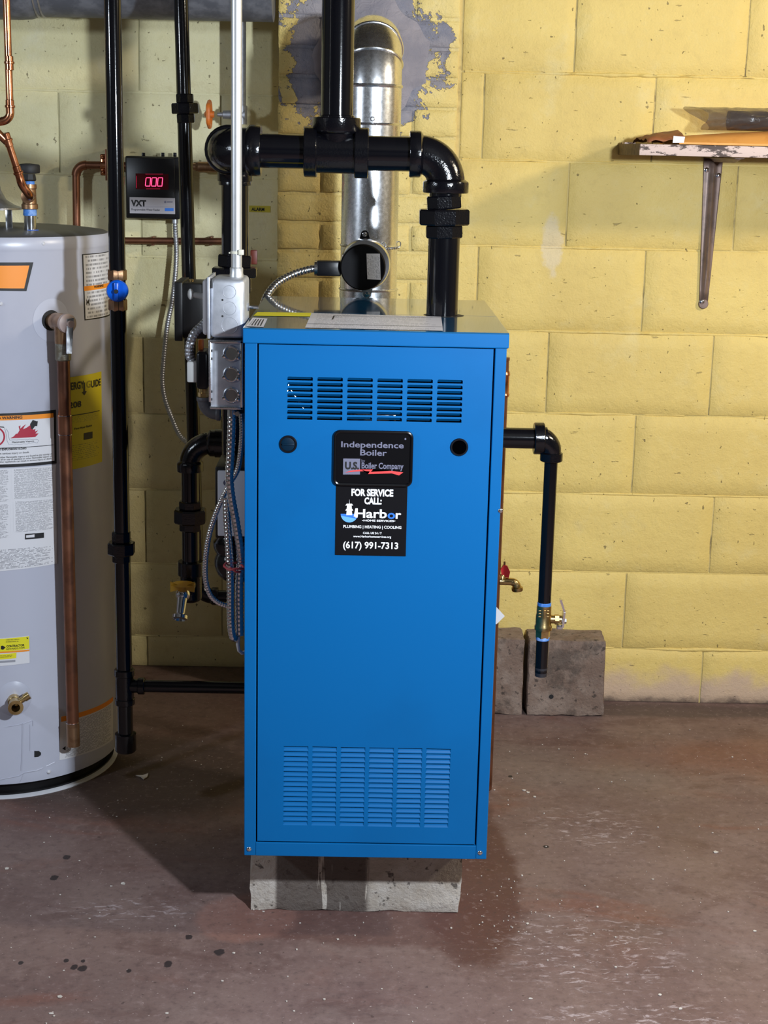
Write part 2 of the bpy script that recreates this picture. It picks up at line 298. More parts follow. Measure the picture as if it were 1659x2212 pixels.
# ------------------------------------------------------------------ mesh helpers
RND = random.Random(7)
def frame(d):
    d = Vector(d).normalized()
    a = Vector((0, 0, 1)) if abs(d.z) < .9 else Vector((0, -1, 0))
    u = a.cross(d).normalized(); return u, d.cross(u).normalized(), d
class MB:
    def __init__(s): s.b = bmesh.new(); s.uv = None
    def ring(s, c, u, v, r, seg, ph=0.):
        return [s.b.verts.new(c + u*(r*math.cos(2*math.pi*i/seg+ph)) + v*(r*math.sin(2*math.pi*i/seg+ph))) for i in range(seg)]
    def bridge(s, a, b):
        n = len(a)
        for i in range(n): s.b.faces.new((a[i], a[(i+1) % n], b[(i+1) % n], b[i]))
    def lathe(s, p0, axis, prof, seg=28, ph=0., cap=True):
        u, v, d = frame(axis); p0 = Vector(p0); rs = []
        for t, r in prof: rs.append(s.ring(p0+d*t, u, v, max(r, 1e-5), seg, ph))
        for a, b in zip(rs, rs[1:]): s.bridge(a, b)
        if cap: s.b.faces.new(rs[0][::-1]); s.b.faces.new(rs[-1])
        return s
    def cyl(s, p0, p1, r0, r1=None, seg=24, ph=0., bev=0., cap=True):
        p0, p1 = Vector(p0), Vector(p1); L = (p1-p0).length; r1 = r0 if r1 is None else r1
        pf = [(0, r0), (L, r1)] if not bev else [(0, r0-bev), (bev, r0), (L-bev, r1), (L, r1-bev)]
        return s.lathe(p0, p1-p0, pf, seg, ph, cap)
    def tube(s, pts, r, seg=14, cap=True, closed=False):
        pts = [Vector(p) for p in pts]; n = len(pts); rs = []
        rr = r if isinstance(r, (list, tuple)) else [r]*n
        tg = []
        for i in range(n):
            a = pts[(i-1) % n] if closed else pts[max(i-1, 0)]; b = pts[(i+1) % n] if closed else pts[min(i+1, n-1)]
            tg.append((b-a).normalized())
        u, v, _ = frame(tg[0])
        for i in range(n):
            if i:
                u = (u - tg[i]*u.dot(tg[i])).normalized(); v = tg[i].cross(u)
            rs.append(s.ring(pts[i], u, v, rr[i], seg))
        for a, b in zip(rs, rs[1:]): s.bridge(a, b)
        if closed: s.bridge(rs[-1], rs[0])
        elif cap: s.b.faces.new(rs[0][::-1]); s.b.faces.new(rs[-1])
        return s
    def box(s, lo, hi, bev=0., rot=None, seg=2):
        lo, hi = Vector(lo), Vector(hi); c = (lo+hi)/2; d = hi-lo
        m = Matrix.Translation(c) @ (rot.to_4x4() if rot else Matrix.Identity(4)) @ Matrix.Diagonal((abs(d.x), abs(d.y), abs(d.z), 1))
        r = bmesh.ops.create_cube(s.b, size=1, matrix=m)
        if bev:
            es = list({e for v in r['verts'] for e in v.link_edges})
            bmesh.ops.bevel(s.b, geom=es, offset=bev, segments=seg, affect='EDGES', profile=.5)
        return s
    def prism(s, pts, off):
        pts = [Vector(p) for p in pts]; off = Vector(off)
        a = [s.b.verts.new(p) for p in pts]; b = [s.b.verts.new(p+off) for p in pts]
        s.b.faces.new(a); s.b.faces.new(b[::-1])
        n = len(a)
        for i in range(n): s.b.faces.new((a[i], b[i], b[(i+1) % n], a[(i+1) % n]))
        return s
    def quad(s, pts, uvs=None):
        f = s.b.faces.new([s.b.verts.new(Vector(p)) for p in pts])
        if uvs:
            s.uv = s.uv or s.b.loops.layers.uv.new('uv')
            for l, q in zip(f.loops, uvs): l[s.uv].uv = q
        return s
    def ball(s, c, r, seg=12, sc=(1, 1, 1)):
        bmesh.ops.create_uvsphere(s.b, u_segments=seg, v_segments=max(6, seg*2//3), radius=r, matrix=Matrix.Translation(Vector(c)) @ Matrix.Diagonal((*sc, 1))); return s
    def grid(s, fn, nu, nv, uv=False):
        vs = [[s.b.verts.new(fn(i/nu, j/nv)) for i in range(nu+1)] for j in range(nv+1)]
        if uv: s.uv = s.uv or s.b.loops.layers.uv.new('uv')
        for j in range(nv):
            for i in range(nu):
                f = s.b.faces.new((vs[j][i], vs[j][i+1], vs[j+1][i+1], vs[j+1][i]))
                if uv:
                    for l, q in zip(f.loops, ((i, j), (i+1, j), (i+1, j+1), (i, j+1))): l[s.uv].uv = (q[0]/nu, q[1]/nv)
        return vs
    def build(s, name, mat, parent=None, ang=38, fixn=True, origin=None):
        if fixn: bmesh.ops.recalc_face_normals(s.b, faces=s.b.faces)
        if parent is not None: off = wloc(parent)
        elif origin is not None: off = Vector(origin)
        else:
            xs = [v.co for v in s.b.verts]; off = Vector(((min(c.x for c in xs)+max(c.x for c in xs))/2, (min(c.y for c in xs)+max(c.y for c in xs))/2, min(c.z for c in xs)))
        for v in s.b.verts: v.co -= off
        for f in s.b.faces: f.smooth = True
        me = bpy.data.meshes.new(name); s.b.to_mesh(me); s.b.free()
        try: me.set_sharp_from_angle(angle=math.radians(ang))
        except Exception: pass
        me.materials.append(mat)
        o = bpy.data.objects.new(name, me); COL.objects.link(o)
        if parent is not None: o.parent = parent
        else: o.location = off
        return o
def wloc(o):
    v = Vector(o.location)
    while o.parent: o = o.parent; v += o.location
    return v
def thing(name, label, cat, loc, group=None):
    o = bpy.data.objects.new(name, None); COL.objects.link(o); o.location = loc; o.empty_display_size = .05
    return tag(o, label, cat, group)
def tag(o, label, cat, group=None):
    o['label'] = label; o['category'] = cat
    if group: o['group'] = group
    return o
def struct(o): o['kind'] = 'structure'; return o
def lab(o, label): o['label'] = label; return o

# flat lettering: text laid out, turned to a mesh, fitted to a width and height
def text_mesh(s, bold=.0):
    cu = bpy.data.curves.new('t', 'FONT'); cu.body = s; cu.offset = bold; cu.resolution_u = 3
    o = bpy.data.objects.new('t', cu); COL.objects.link(o)
    bpy.context.view_layer.update()
    me = bpy.data.meshes.new_from_object(o.evaluated_get(bpy.context.evaluated_depsgraph_get()))
    bpy.data.objects.remove(o); bpy.data.curves.remove(cu); return me
_capc = {}
def cap_h(bold):
    if bold not in _capc:
        m = text_mesh('H', bold); _capc[bold] = max(v.co.y for v in m.vertices)-min(v.co.y for v in m.vertices); bpy.data.meshes.remove(m)
    return _capc[bold]
def lettering(lines, mapf, name, mat, parent):
    """lines: (text, x0, x1, baseline, cap height, boldness[, slant]); mapf(u, v) -> world"""
    b = bmesh.new()
    for ln in lines:
        s, x0, x1, y0, ch, bold = ln[:6]; sl = ln[6] if len(ln) > 6 else 0
        me = text_mesh(s, bold); xs = [v.co.x for v in me.vertices]; a, c = min(xs), max(xs); k = ch/cap_h(bold)
        for v in me.vertices:
            u = x0+(v.co.x-a)/(c-a)*(x1-x0); yy = v.co.y*k; v.co = mapf(u+sl*yy, y0+yy)
        b.from_mesh(me); bpy.data.meshes.remove(me)
    off = wloc(parent)
    for v in b.verts: v.co -= off
    me = bpy.data.meshes.new(name); b.to_mesh(me); b.free(); me.materials.append(mat)
    o = bpy.data.objects.new(name, me); COL.objects.link(o); o.parent = parent; return o

# pipe fittings
def fillet(C, a, b, L, n=9):
    """quarter bend from C+a*L to C+b*L"""
    C, a, b = Vector(C), Vector(a).normalized(), Vector(b).normalized(); O = C+a*L+b*L
    return [O - b*L*math.cos(t) - a*L*math.sin(t) for t in [math.pi/2*i/n for i in range(n+1)]]
def elbow(root, C, a, b, L, rb, rs, ls, mat=None, name='elbow', seg=26):
    m = MB(); C, a, b = Vector(C), Vector(a).normalized(), Vector(b).normalized()
    m.tube(fillet(C, a, b, L, 12), rb, seg)
    for d in (a, b):
        m.lathe(C+d*(L-ls*.35), d, [(0, rb*.99), (ls*.22, rs*.985), (ls*.35, rs), (ls*1.0, rs), (ls*1.08, rs*.97), (ls*1.08, rs*.8)], seg)
    return m.build(name, mat or CAST, root)
def band(m, P, d, L, r, seg=26, bev=.0015):
    return m.lathe(P, d, [(0, r*.9), (0, r-bev), (bev, r), (L-bev, r), (L, r-bev), (L, r*.9)], seg)
def union_px(root, Y, x, ys, rr, mat=None, ph=.39):
    """octagonal pipe union; ys = y of upper top, nut top, nut bottom, lower bottom"""
    m = MB(); P = [at(x[i], ys[i], Y) for i in range(4)]
    for i in range(3):
        r = pr(rr[i], P[i]); d = P[i+1]-P[i]; L = d.length
        m.lathe(P[i], d, [(0, r*.94), (L*.1, r), (L*.9, r), (L, r*.94)], 8, ph)
    return m.build('union', mat or CAST, root, 20)
def pipe(root, p0, p1, r, mat=BLACK, name='pipe', seg=28): return MB().cyl(p0, p1, r, seg=seg).build(name, mat, root)

# ------------------------------------------------------------------ the room
YB, YL = 3.785, 4.0                                # right rear wall (and chimney face), recessed left rear wall
XCL, XCR = at(597, 400, YB).x, at(990, 250, YB).x  # chimney edges
f = MB().quad(((-4.2, -4.2, 0), (5.6, -4.2, 0), (5.6, YL+.05, 0), (-4.2, YL+.05, 0))); struct(f.build('floor', FLOOR, fixn=False))
struct(MB().box((-4.2, -4.2, 2.3), (5.6, YL+.2, 2.4)).build('ceiling', CEIL))
struct(MB().box((5.5, -4.2, 0), (5.6, YL, 2.3)).build('wall_right', SIDEW))
struct(MB().box((-4.2, -4.2, 0), (-4.1, YL, 2.3)).build('wall_left', SIDEG))
struct(MB().box((-4.2, -4.3, 0), (5.6, -4.2, 2.3)).build('wall_front', SIDEG))

def block_mesh(wd, hg, nx, nz, dep, jit, seed, rnd=.006):
    """a painted masonry unit: face at y=0 (front towards -y), edges rounded back, face uneven"""
    m = MB()
    def fn(i, j):
        x = (i-.5)*wd; z = j*hg
        e = min(i*wd, (1-i)*wd, j*hg, (1-j)*hg)
        y = 0
        if e < 1e-6: y = dep; 
        elif e < rnd: y = dep*.25
        q = Vector((x*9+seed*3.1, z*9, seed))
        y += mnoise.noise(q*2.2)*jit + mnoise.noise(q*6)*jit*.5
        x += mnoise.noise(q*9+Vector((5, 0, 0)))*jit*1.5*(1 if e < rnd else .0); z += mnoise.noise(q*9+Vector((0, 7, 0)))*jit*1.5*(1 if e < rnd else .0)
        return Vector((x, y, z))
    xs = [0, rnd/wd*.9]+[k/(nx) for k in range(1, nx)]+[1-rnd/wd*.9, 1]; zs = [0, rnd/hg*.9]+[k/nz for k in range(1, nz)]+[1-rnd/hg*.9, 1]
    vs = [[m.b.verts.new(fn(a, c)) for a in xs] for c in zs]
    for j in range(len(zs)-1):
        for i in range(len(xs)-1): m.b.faces.new((vs[j][i], vs[j][i+1], vs[j+1][i+1], vs[j+1][i]))
    return m
def course(root, x0, x1, z0, z1, Yf, mat, name, joint, k, dep=.0022, jit=.0008, nx=9, nz=5, rnd=.0022):
    a, b, c, d = x0+joint/2, x1-joint/2, max(z0, 0)+(joint/2 if z0 > 0 else .001), z1-joint/2
    m = block_mesh(b-a, d-c, nx, nz, dep, jit, k, rnd)
    pr_ = RND.uniform(0, .0016)
    tw = RND.uniform(-.002, .002)
    for v in m.b.verts: v.co = Vector((v.co.x+(a+b)/2, v.co.y+Yf-pr_+v.co.x*tw, v.co.z+c))
    m.build(name, mat, root, 60, fixn=False)

# right rear wall of painted concrete blocks
wr = struct(MB().box((XCR-.01, YB, -.0), (5.5, YB+.25, 2.3)).build('wall_back', JOINTY))
ZB = .1451
xe = at(1348, 1320, YB).x; xo = at(1537, 1150, YB).x; k = 0
for r in range(-1, 11):
    z0, z1 = ZB+.2032*r, ZB+.2032*(r+1)
    x = (xe if r % 2 == 0 else xo)
    if r == 3: x -= .03
    while x > XCR: x -= .4064
    while x < 2.3:
        a, b = max(x, XCR+.004), x+.4064
        if b-a > .03:
            k += 1; course(wr, a, b, z0, min(z1, 2.299), YB-.0035, WALLY, 'block', .004, k)
        x += .4064
# squeezed mortar, painted over, along the bed joints
def mortar_bead(root, x0, x1, z, Yf, mat, sd, amp=.0042):
    m = MB()
    def fn(i, j):
        x = x0+(x1-x0)*i; q = Vector((x*5, sd*7.7, 0)); on = max(0, mnoise.noise(q)+.22)
        hgt = amp*min(1, on*1.8)*(1+.7*mnoise.noise(q*9)); hw = .0035+.004*on+.0025*mnoise.noise(q*6+Vector((0, 0, 4)))
        t = j*2-1; return Vector((x, Yf+.003-(hgt+.0025*(on > 0))*max(0, 1-t*t), z+.0015*mnoise.noise(q*3)+hw*t))
    m.grid(fn, int((x1-x0)*170), 4); m.build('mortar_bead', mat, root, 70, fixn=False)
for r in range(0, 11): mortar_bead(wr, XCR+.012, 2.2, ZB+.2032*r, YB-.004, WALLY, r+1)
# left rear wall, set back
wl = struct(MB().box((-4.1, YL, 0), (XCL+.02, YL+.2, 2.3)).build('wall_recess', JOINTP))
zl = at(360, 1217, YL).z % .2032
xl0 = at(123, 80, YL).x
for r in range(-1, 11):
    z0, z1 = zl+.2032*r, zl+.2032*(r+1)
    x = xl0 + (.2032 if r % 2 else 0)
    while x > -2.2: x -= .4064
    while x < XCL:
        b = min(x+.4064, XCL+.01)
        if b-x > .03: k += 1; course(wl, x, b, z0, min(z1, 2.299), YL-.0035, WALLP, 'block', .004, k, jit=.001)
        x += .4064
for r in range(0, 11): mortar_bead(wl, -2.2, XCL-.01, zl+.2032*r, YL-.004, WALLP, r+31, .003)
# brick chimney
ch = struct(MB().box((XCL+.004, YB-.006, 0), (XCR-.004, YL+.1, 2.299)).build('chimney', BRICKY))
bw, bh = (XCR-XCL)/2, .0677
zc = at(700, 480, YB).z % bh
for r in range(-1, 35):
    z0, z1 = zc+bh*r, min(zc+bh*(r+1), 2.299)
    cuts = [XCL, XCL+bw, XCR] if r % 2 else [XCL, XCL+bw*.5, XCL+bw*1.5, XCR]
    if z1-max(z0, 0) < .02: continue
    for a, b in zip(cuts, cuts[1:]):
        k += 1; course(ch, a, b, z0, z1, YB-.014, BRICKY, 'brick', .008, k, .005, .0022, 5, 3, .004)
# ceiling-hung heating main is out of the wall, see below; cement collar where the vent enters
FLX = at(800, 118, YB-.05).x; FLZ = at(800, 118, YB-.05).z
m = MB()
def collar(i, j):
    a = i*2*math.pi; q = Vector((math.cos(a)*2.1, math.sin(a)*2.1, 3)); rr = .064+j*(.070+.022*mnoise.noise(q)+.012*mnoise.noise(q*3))
    x = FLX+math.cos(a)*rr; z = FLZ-.004+math.sin(a)*rr*1.0
    h = .030*(1-j)**1.2 + .0035*mnoise.noise(Vector((x*40, z*40, 0)))*(1-j*.7)
    return Vector((x, YB-.0145-h, min(z, 2.29)))
m.grid(collar, 48, 7); o = m.build('cement_collar', CEMENT, ch, 60, fixn=False); lab(o, 'grey cement smeared round the vent')

# ------------------------------------------------------------------ boiler
BX0, BX1, BY, BZ0, BZ1, BD = -.1986, .231, 2.52, .1624, 1.0974, .55
bo = thing('boiler', 'tall blue sheet metal boiler standing on a concrete block', 'boiler', ((BX0+BX1)/2, BY+BD/2, BZ0))
zl_ = BZ1-.0255                                    # underside of lid apron
gl, gr = at(560, 1000, BY).x-.0005, at(1049, 1280, BY).x
zg = at(800, 1822, BY).z                           # panel foot
gl = (at(560, 740, BY).x+at(552, 1820, BY).x)/2; gr = (at(1065, 745, BY).x+at(1030, 1822, BY).x)/2
m = MB()
m.box((BX0, BY, BZ0), (gl-.0015, BY+.02, zl_+.004), .0015); m.box((gr+.0015, BY, BZ0), (BX1, BY+.02, zl_+.004), .0015)
m.box((gl-.0015, BY, BZ0), (gr+.0015, BY+.02, zg-.0015), .001)
m.box((BX0, BY+.012, BZ0), (BX0+.004, BY+BD, zl_+.004)); m.box((BX1-.004, BY+.012, BZ0), (BX1, BY+BD, zl_+.004))
m.box((BX0, BY+BD-.004, BZ0), (BX1, BY+BD, zl_+.004))
m.build('jacket', BLUE, bo, 14)
MB().box((BX0+.005, BY+.075, BZ0+.01), (BX1-.005, BY+BD-.01, zl_-.002)).build('dark_interior', VOID, bo)  # added dark box, stands in for the shaded hollow behind the louvres
MB().box((BX0+.002, BY+.02, BZ0+.001), (BX1-.002, BY+BD-.002, BZ0+.012)).build('base_pan', DARKM, bo)
m = MB(); m.box((BX0-.003, BY-.003, zl_), (BX1+.003, BY+.012, BZ1-.001), .002); m.box((BX0-.003, BY+.004, zl_), (BX0+.001, BY+BD+.003, BZ1-.001), .001)
m.box((BX1-.001, BY+.004, zl_), (BX1+.003, BY+BD+.003, BZ1-.001), .001); m.box((BX0-.003, BY+BD, zl_), (BX1+.003, BY+BD+.003, BZ1-.001), .001)
m.build('lid_apron', BLUE, bo, 14)
ys = atz(850, 679, BZ1).y
m = MB(); m.box((BX0-.003, BY-.003, BZ1-.003), (BX1+.003, ys-.0006, BZ1), .0012); m.box((BX0-.003, ys+.0006, BZ1-.003), (BX1+.003, BY+BD+.003, BZ1-.0002), .0012)
lid = lab(m.build('lid', BLUETOP, bo, 14), 'glossy blue lid in two sheets')
RX, RY = .1385, 2.775                              # steam riser through the lid
MB().lathe((RX, RY, BZ1-.001), (0, 0, 1), [(0, .037), (.0010, .0365), (.0014, .032)], 32).build('riser_grommet', RUBBER, bo)
# access panel with two louvre fields
pts = {}
m = MB()
def field(px0, pxe, pya, pyb, ncol, nrow, wpx, hpx):
    x0 = at(px0, pya, BY).x; x1 = at(pxe, pya, BY).x; z0 = at(px0, pya, BY).z; z1 = at(px0, pyb, BY).z
    sc = 1/ppm(at(px0, pya, BY)); return dict(X=[x0+(x1-x0)*i/(ncol-1) for i in range(ncol)], Z=[z0+(z1-z0)*j/(nrow-1) for j in range(nrow)], w=wpx*sc, h=hpx*sc*1.03)
FU = field(620.8, 945.3, 813.5, 898, 6, 8, 55, 7.6)
FL = field(613.0, 921.0, 1612, 1773.5, 6, 16, 53.0, 9.4)
PX0, PX1, PZ0, PZ1 = gl+.0012, gr-.0012, zg+.0012, zl_-.0015
Yp = BY+.0006
def hq(x0, x1, z0, z1): m.quad(((x0, Yp, z0), (x1, Yp, z0), (x1, Yp, z1), (x0, Yp, z1)))
zs = [PZ1]
for F in (FU, FL):
    top, bot = F['Z'][0], F['Z'][-1]-F['h']
    hq(PX0, PX1, top, zs[-1]); zs.append(bot)
    xs = [PX0]+[v for X in F['X'] for v in (X, X+F['w'])]+[PX1]
    for a, b in zip(xs[::2], xs[1::2]): hq(a, b, bot, top)
    for X in F['X']:
        for a, b in zip(F['Z'], F['Z'][1:]): hq(X, X+F['w'], b, a-F['h'])
hq(PX0, PX1, PZ0, zs[-1])
for a, b in (((PX0, PZ0), (PX1, PZ0)), ((PX1, PZ0), (PX1, PZ1)), ((PX1, PZ1), (PX0, PZ1)), ((PX0, PZ1), (PX0, PZ0))):
    m.quad(((a[0], Yp, a[1]), (b[0], Yp, b[1]), (b[0], Yp+.018, b[1]), (a[0], Yp+.018, a[1])))
panel = m.build('front_panel', BLUE, bo, fixn=False)
def louvre(F, up):
    m = MB(); w_, h_ = F['w'], F['h']; g = .0001
    if up:   # pressed inwards at the foot, open below
        d = .0075; P = [(0, 0), (.0018, -.0004), (d, -h_+.0012)]
        nn = 6
        cor = .0022
        # rounded upper corners of the slot
        for sx in (0, 1):
            X = sx*w_; sg = 1 if sx == 0 else -1
            m.prism([(X, .0002, 0), (X+sg*cor, .0002, 0), (X+sg*cor*.3, .0002, -cor*.3), (X, .0002, -cor)], (0, .002, 0))
    else:    # pressed inwards at the head
        d = .0022; P = [(d, -.0020), (.0016, -h_*.55), (0, -h_)]
    for (y0, z0), (y1, z1) in zip(P, P[1:]): m.quad(((0, y0, z0), (w_, y0, z0), (w_, y1, z1), (0, y1, z1)))
    for X in (0, w_):
        m.quad([(X, 0, 0), (X, P[0][0], P[0][1]), (X, P[1][0], P[1][1]), (X, P[2][0], P[2][1])] + ([(X, 0, -h_)] if up else []))
        if not up:
            sg = 1 if X == 0 else -1
            m.quad(((X, .0002, -.001), (X+sg*.0018, P[0][0]*.9, -.0026), (X+sg*.0012, .0012, -h_*.7), (X, .0001, -h_*.9)))
    return m
for F, up in ((FU, True), (FL, False)):
    first = None
    for X in F['X']:
        for Z in F['Z']:
            if first is None:
                first = louvre(F, up).build('louvre', BLUE, panel, fixn=False, ang=50); off = wloc(panel)
                for v in first.data.vertices: v.co += off
                o = first
            else: o = first.copy(); COL.objects.link(o); o.parent = panel
            o.location = Vector((X, Yp, Z))-off
# something pale inside, seen through the lowest slots
m = MB(); pa = at(757, 898, BY+.05); m.box((pa.x, BY+.045, pa.z-.012), (at(855, 898, BY+.05).x, BY+.06, pa.z+.003), .001)
pb = at(640, 868, BY+.05); m.cyl(pb+Vector((-.01, 0, .02)), pb+Vector((.012, 0, -.012)), .003); m.cyl(pb+Vector((-.018, 0, -.004)), pb+Vector((-.014, .01, .03)), .003)
lab(m.build('wire_and_bar', CHROME, bo), 'pale metal pieces seen through the upper louvres')
# sight holes
for (px, py, plug) in ((622.5, 959.5, True), (992, 966, False)):
    P = at(px, py, BY); r = pr(19.5, P); m = MB()
    m.lathe(P+Vector((0, .001, 0)), (0, -1, 0), [(0, r), (.002, r), (.0034, r*.93), (.0034, r*.80), (.0008, r*.77)], 32, cap=False)
    o = m.build('grommet', DARKPL, bo)
    m = MB()
    if plug:
        m.lathe(P+Vector((0, .0006, 0)), (0, -1, 0), [(0, r*.79), (.0008, r*.78), (.0012, r*.70)], 28); m.box(P+Vector((-r*.68, -.003, -.0012)), P+Vector((r*.68, 0, .0012)), .0006)
        lab(m.build('plug', M('dark_teal_plug', (.0, .014, .034, 1), .4, spec=.25), o), 'dark teal plug with a bar across')
    else: m.lathe(P+Vector((0, .0003, 0)), (0, -1, 0), [(0, r*.79), (.0002, r*.78)], 28); m.build('opening_shade', HOLE, o)  # flat disc with the hole's shade put into its colour
# screws
for px, py in ((538, 1834), (1037, 1842), (1081, 1103)):
    P = at(px, py, BY); r = pr(5.2, P); m = MB().lathe(P, (0, -1, 0), [(0, r), (.001, r), (.0022, r*.75), (.0027, r*.3)], 14); m.build('screw', CHROME, bo)
# nameplate
def fmap(Y): return lambda u, v: Vector((u, Y, v))
def pxl(s, l, r_, base, cap, bold=0, Y=BY, sl=0):
    a, b = at(l, base, Y), at(r_, base, Y); return (s, a.x, b.x, (a.z+b.z)/2, pr(cap, a)*1.03, bold, sl)
def rrect(x0, x1, z0, z1, r, Y, n=6):
    out = []
    for cx, cz, a0 in ((x1-r, z0+r, -90), (x1-r, z1-r, 0), (x0+r, z1-r, 90), (x0+r, z0+r, 180)):
        for i in range(n+1): t = math.radians(a0+90*i/n); out.append(Vector((cx+r*math.cos(t), Y, cz+r*math.sin(t))))
    return out
nx0, nx1 = at(720.5, 990, BY).x, at(891, 990, BY).x; nz0, nz1 = at(806, 1049, BY).z, at(806, 930, BY).z
m = MB(); m.prism(rrect(nx0, nx1, nz0, nz1, .010, BY+.0005), (0, -.004, 0)); plate = m.build('nameplate', PLATE, bo); lab(plate, 'raised black nameplate with rounded corners')
m = MB(); m.tube(rrect(nx0+.002, nx1-.002, nz0+.002, nz1-.002, .009, BY-.0035), .0028, 8, closed=True); m.build('rim', PLATE, plate)
TY = BY-.0039
lettering([pxl('Independence', 737, 872, 966, 12.5, 0.018), pxl('\u2022', 873.5, 877.5, 953.5, 12, 0), pxl('Boiler', 778, 835.5, 983, 12.5, 0.018), pxl('by', 781, 788.5, 997, 5.5, 0), pxl('Boiler Company', 781, 871.5, 1011.5, 13, 0.026)], fmap(TY), 'lettering', GREYI, plate)
sq = [at(x, y, TY) for x, y in ((741, 1025), (777.5, 1025), (778, 991), (741.5, 990.5))]
MB().quad(sq).build('emblem', GREYI, plate, fixn=False)
lettering([pxl('U.S.', 745, 775.5, 1012, 16.5, 0.050)], fmap(TY-.0002), 'lettering', BLACKI, plate)
sw = [(746, 1021), (757, 1016.8), (780, 1014), (806, 1014), (800.5, 1019.4), (845, 1017), (871, 1020.5), (862, 1027), (846, 1022.5), (795, 1024), (799, 1018.2), (790, 1017.6), (765, 1018.8)]
m = MB(); vs = [m.b.verts.new(at(x, y, TY-.0003)) for x, y in sw]; f = m.b.faces.new(vs); bmesh.ops.triangulate(m.b, faces=[f]); m.build('swoosh', REDI, plate, fixn=False)
# service sticker
sx0, sx1 = at(725, 1120, BY).x, at(878.5, 1120, BY).x; sz0, sz1 = at(800, 1200, BY).z, at(800, 1047, BY).z
st = lab(MB().box((sx0, BY-.0006, sz0), (sx1, BY+.0006, sz1)).build('service_sticker', STICK, bo), 'square matt black service sticker below the nameplate')
TY = BY-.0009
lettering([pxl('FOR SERVICE', 759, 849.5, 1071, 15.5, 0.045), pxl('CALL:', 787, 824.5, 1088.5, 15, 0.045), pxl('Harb', 767.5, 835.5, 1118, 19, 0.024), pxl('r', 854.5, 866.5, 1120, 18, 0.024),
           pxl('\u2022HOME SERVICES\u2022', 782, 854, 1126.5, 4.2, 0.030), pxl('PLUMBING | HEATING | COOLING', 741.5, 867, 1141, 6.2, 0.028), pxl('CALL US 24 / 7', 784, 824.5, 1153.5, 4.6, 0.030),
           pxl('www.Harborhomeservices.org', 763, 845, 1161, 4.6, 0.025), pxl('(617) 991-7313', 741, 860, 1184.5, 14.5, 0.024)], fmap(TY), 'lettering', WHITEI, st)
lettering([pxl('o', 837, 853.5, 1120, 18.5, 0.024)], fmap(TY), 'lettering', BLUEI, st)
def disc(cx, cy, r, a0, a1, Y, n=20): return [at(cx+r*math.cos(math.radians(a0+(a1-a0)*i/n)), cy+r*math.sin(math.radians(a0+(a1-a0)*i/n)), Y) for i in range(n+1)]
m = MB(); m.quad(disc(754.5, 1110, 18.5, 0, 180, TY)); m.build('emblem', BLUEI, st, fixn=False)
m = MB(); m.quad(disc(754.5, 1110, 18.5, 35, 168, TY-.0002)); m.build('emblem', LBLUEI, st, fixn=False)
m = MB()
for q in ([(748, 1113), (761, 1113), (760, 1103), (749, 1103)], [(746, 1103), (763, 1103), (761, 1099), (748, 1099)], [(749, 1099), (760, 1099), (759.5, 1092), (749.5, 1092)], [(746, 1092), (763, 1092), (760, 1088), (749, 1088)], [(754.3, 1088), (755.2, 1088), (755, 1079), (754.6, 1079)], [(764, 1116), (773, 1116), (773, 1098), (767.5, 1098)]):
    m.quad([at(x, y, TY-.0003) for x, y in q])
m.build('lighthouse', WHITEI, st, fixn=False)
# labels on the lid
def liddecal(name, px, mat, label, h=.0006):
    P = [atz(x, y, BZ1+h) for x, y in px]; m = MB(); m.quad(P, ((0, 0), (1, 0), (1, 1), (0, 1))); return lab(m.build(name, mat, bo, fixn=False), label)
liddecal('rating_label', ((659, 707.5), (957, 714.5), (953, 684), (673, 676)), PRINTLID, 'large white printed label on the lid')
liddecal('caution_strip', ((547, 682), (670, 683.5), (673, 675.5), (556, 674)), YELLOWI, 'narrow yellow strip on the lid')
liddecal('bar_label', ((531.5, 704.5), (569, 706.5), (578, 688), (546, 686)), BARS, 'small white barred label at the left corner of the lid')
P = [atz(x, y, BZ1+.001) for x, y in ((660, 707), (957, 713))]; m = MB()
for t, hgt in ((.22, .0008), (.97, .0008)): pass
for (x0, y0, x1, y1) in ((662, 699, 956, 706), (722, 682, 953, 686), (722, 682, 718, 690)):
    a, b = atz(x0, y0, BZ1+.0009), atz(x1, y1, BZ1+.0009); d = (b-a).normalized(); nrm = Vector((-d.y, d.x, 0))*.0012; m.quad((a-nrm, b-nrm, b+nrm, a+nrm))
m.build('ruled_line', BLACKI, bo, fixn=False)

# plinth block
def rough_block(lo, hi, mat, name, label, jit=.0025, rot=0, cut=14, parent=None, hole=None):
    m = MB(); lo, hi = Vector(lo), Vector(hi); m.box(lo, hi)
    bmesh.ops.subdivide_edges(m.b, edges=m.b.edges[:], cuts=cut, use_grid_fill=True)
    c = (lo+hi)/2
    for v in m.b.verts:
        p = v.co.copy(); e = sorted(min(abs(p[i]-lo[i]), abs(p[i]-hi[i])) for i in range(3))
        d = Vector((mnoise.noise(p*23+Vector((3, 0, 0))), mnoise.noise(p*23+Vector((0, 9, 0))), mnoise.noise(p*23+Vector((0, 0, 5)))))
        v.co += d*jit*(1.8 if e[1] < .004 else 1)
        if e[1] < .002: v.co += (c-p).normalized()*.0028*(1+mnoise.noise(p*50))
        if v.co.z < .0005: v.co.z = 0.0005
        if abs(p.z-hi.z) < 1e-5: v.co.z = min(v.co.z, hi.z-.0002)
    if rot: bmesh.ops.rotate(m.b, verts=m.b.verts, cent=Vector((c.x, c.y, 0)), matrix=Matrix.Rotation(rot, 3, 'Z'))
    return tag(m.build(name, mat, None, 50), label, 'block')
rough_block((-.196, 2.627, 0), (.197, 3.03, BZ0), PLINTH, 'concrete_block', 'pale water-streaked concrete block under the blue boiler')
a = at(1129, 1545, 3.67); b = at(1303, 1372, 3.67)
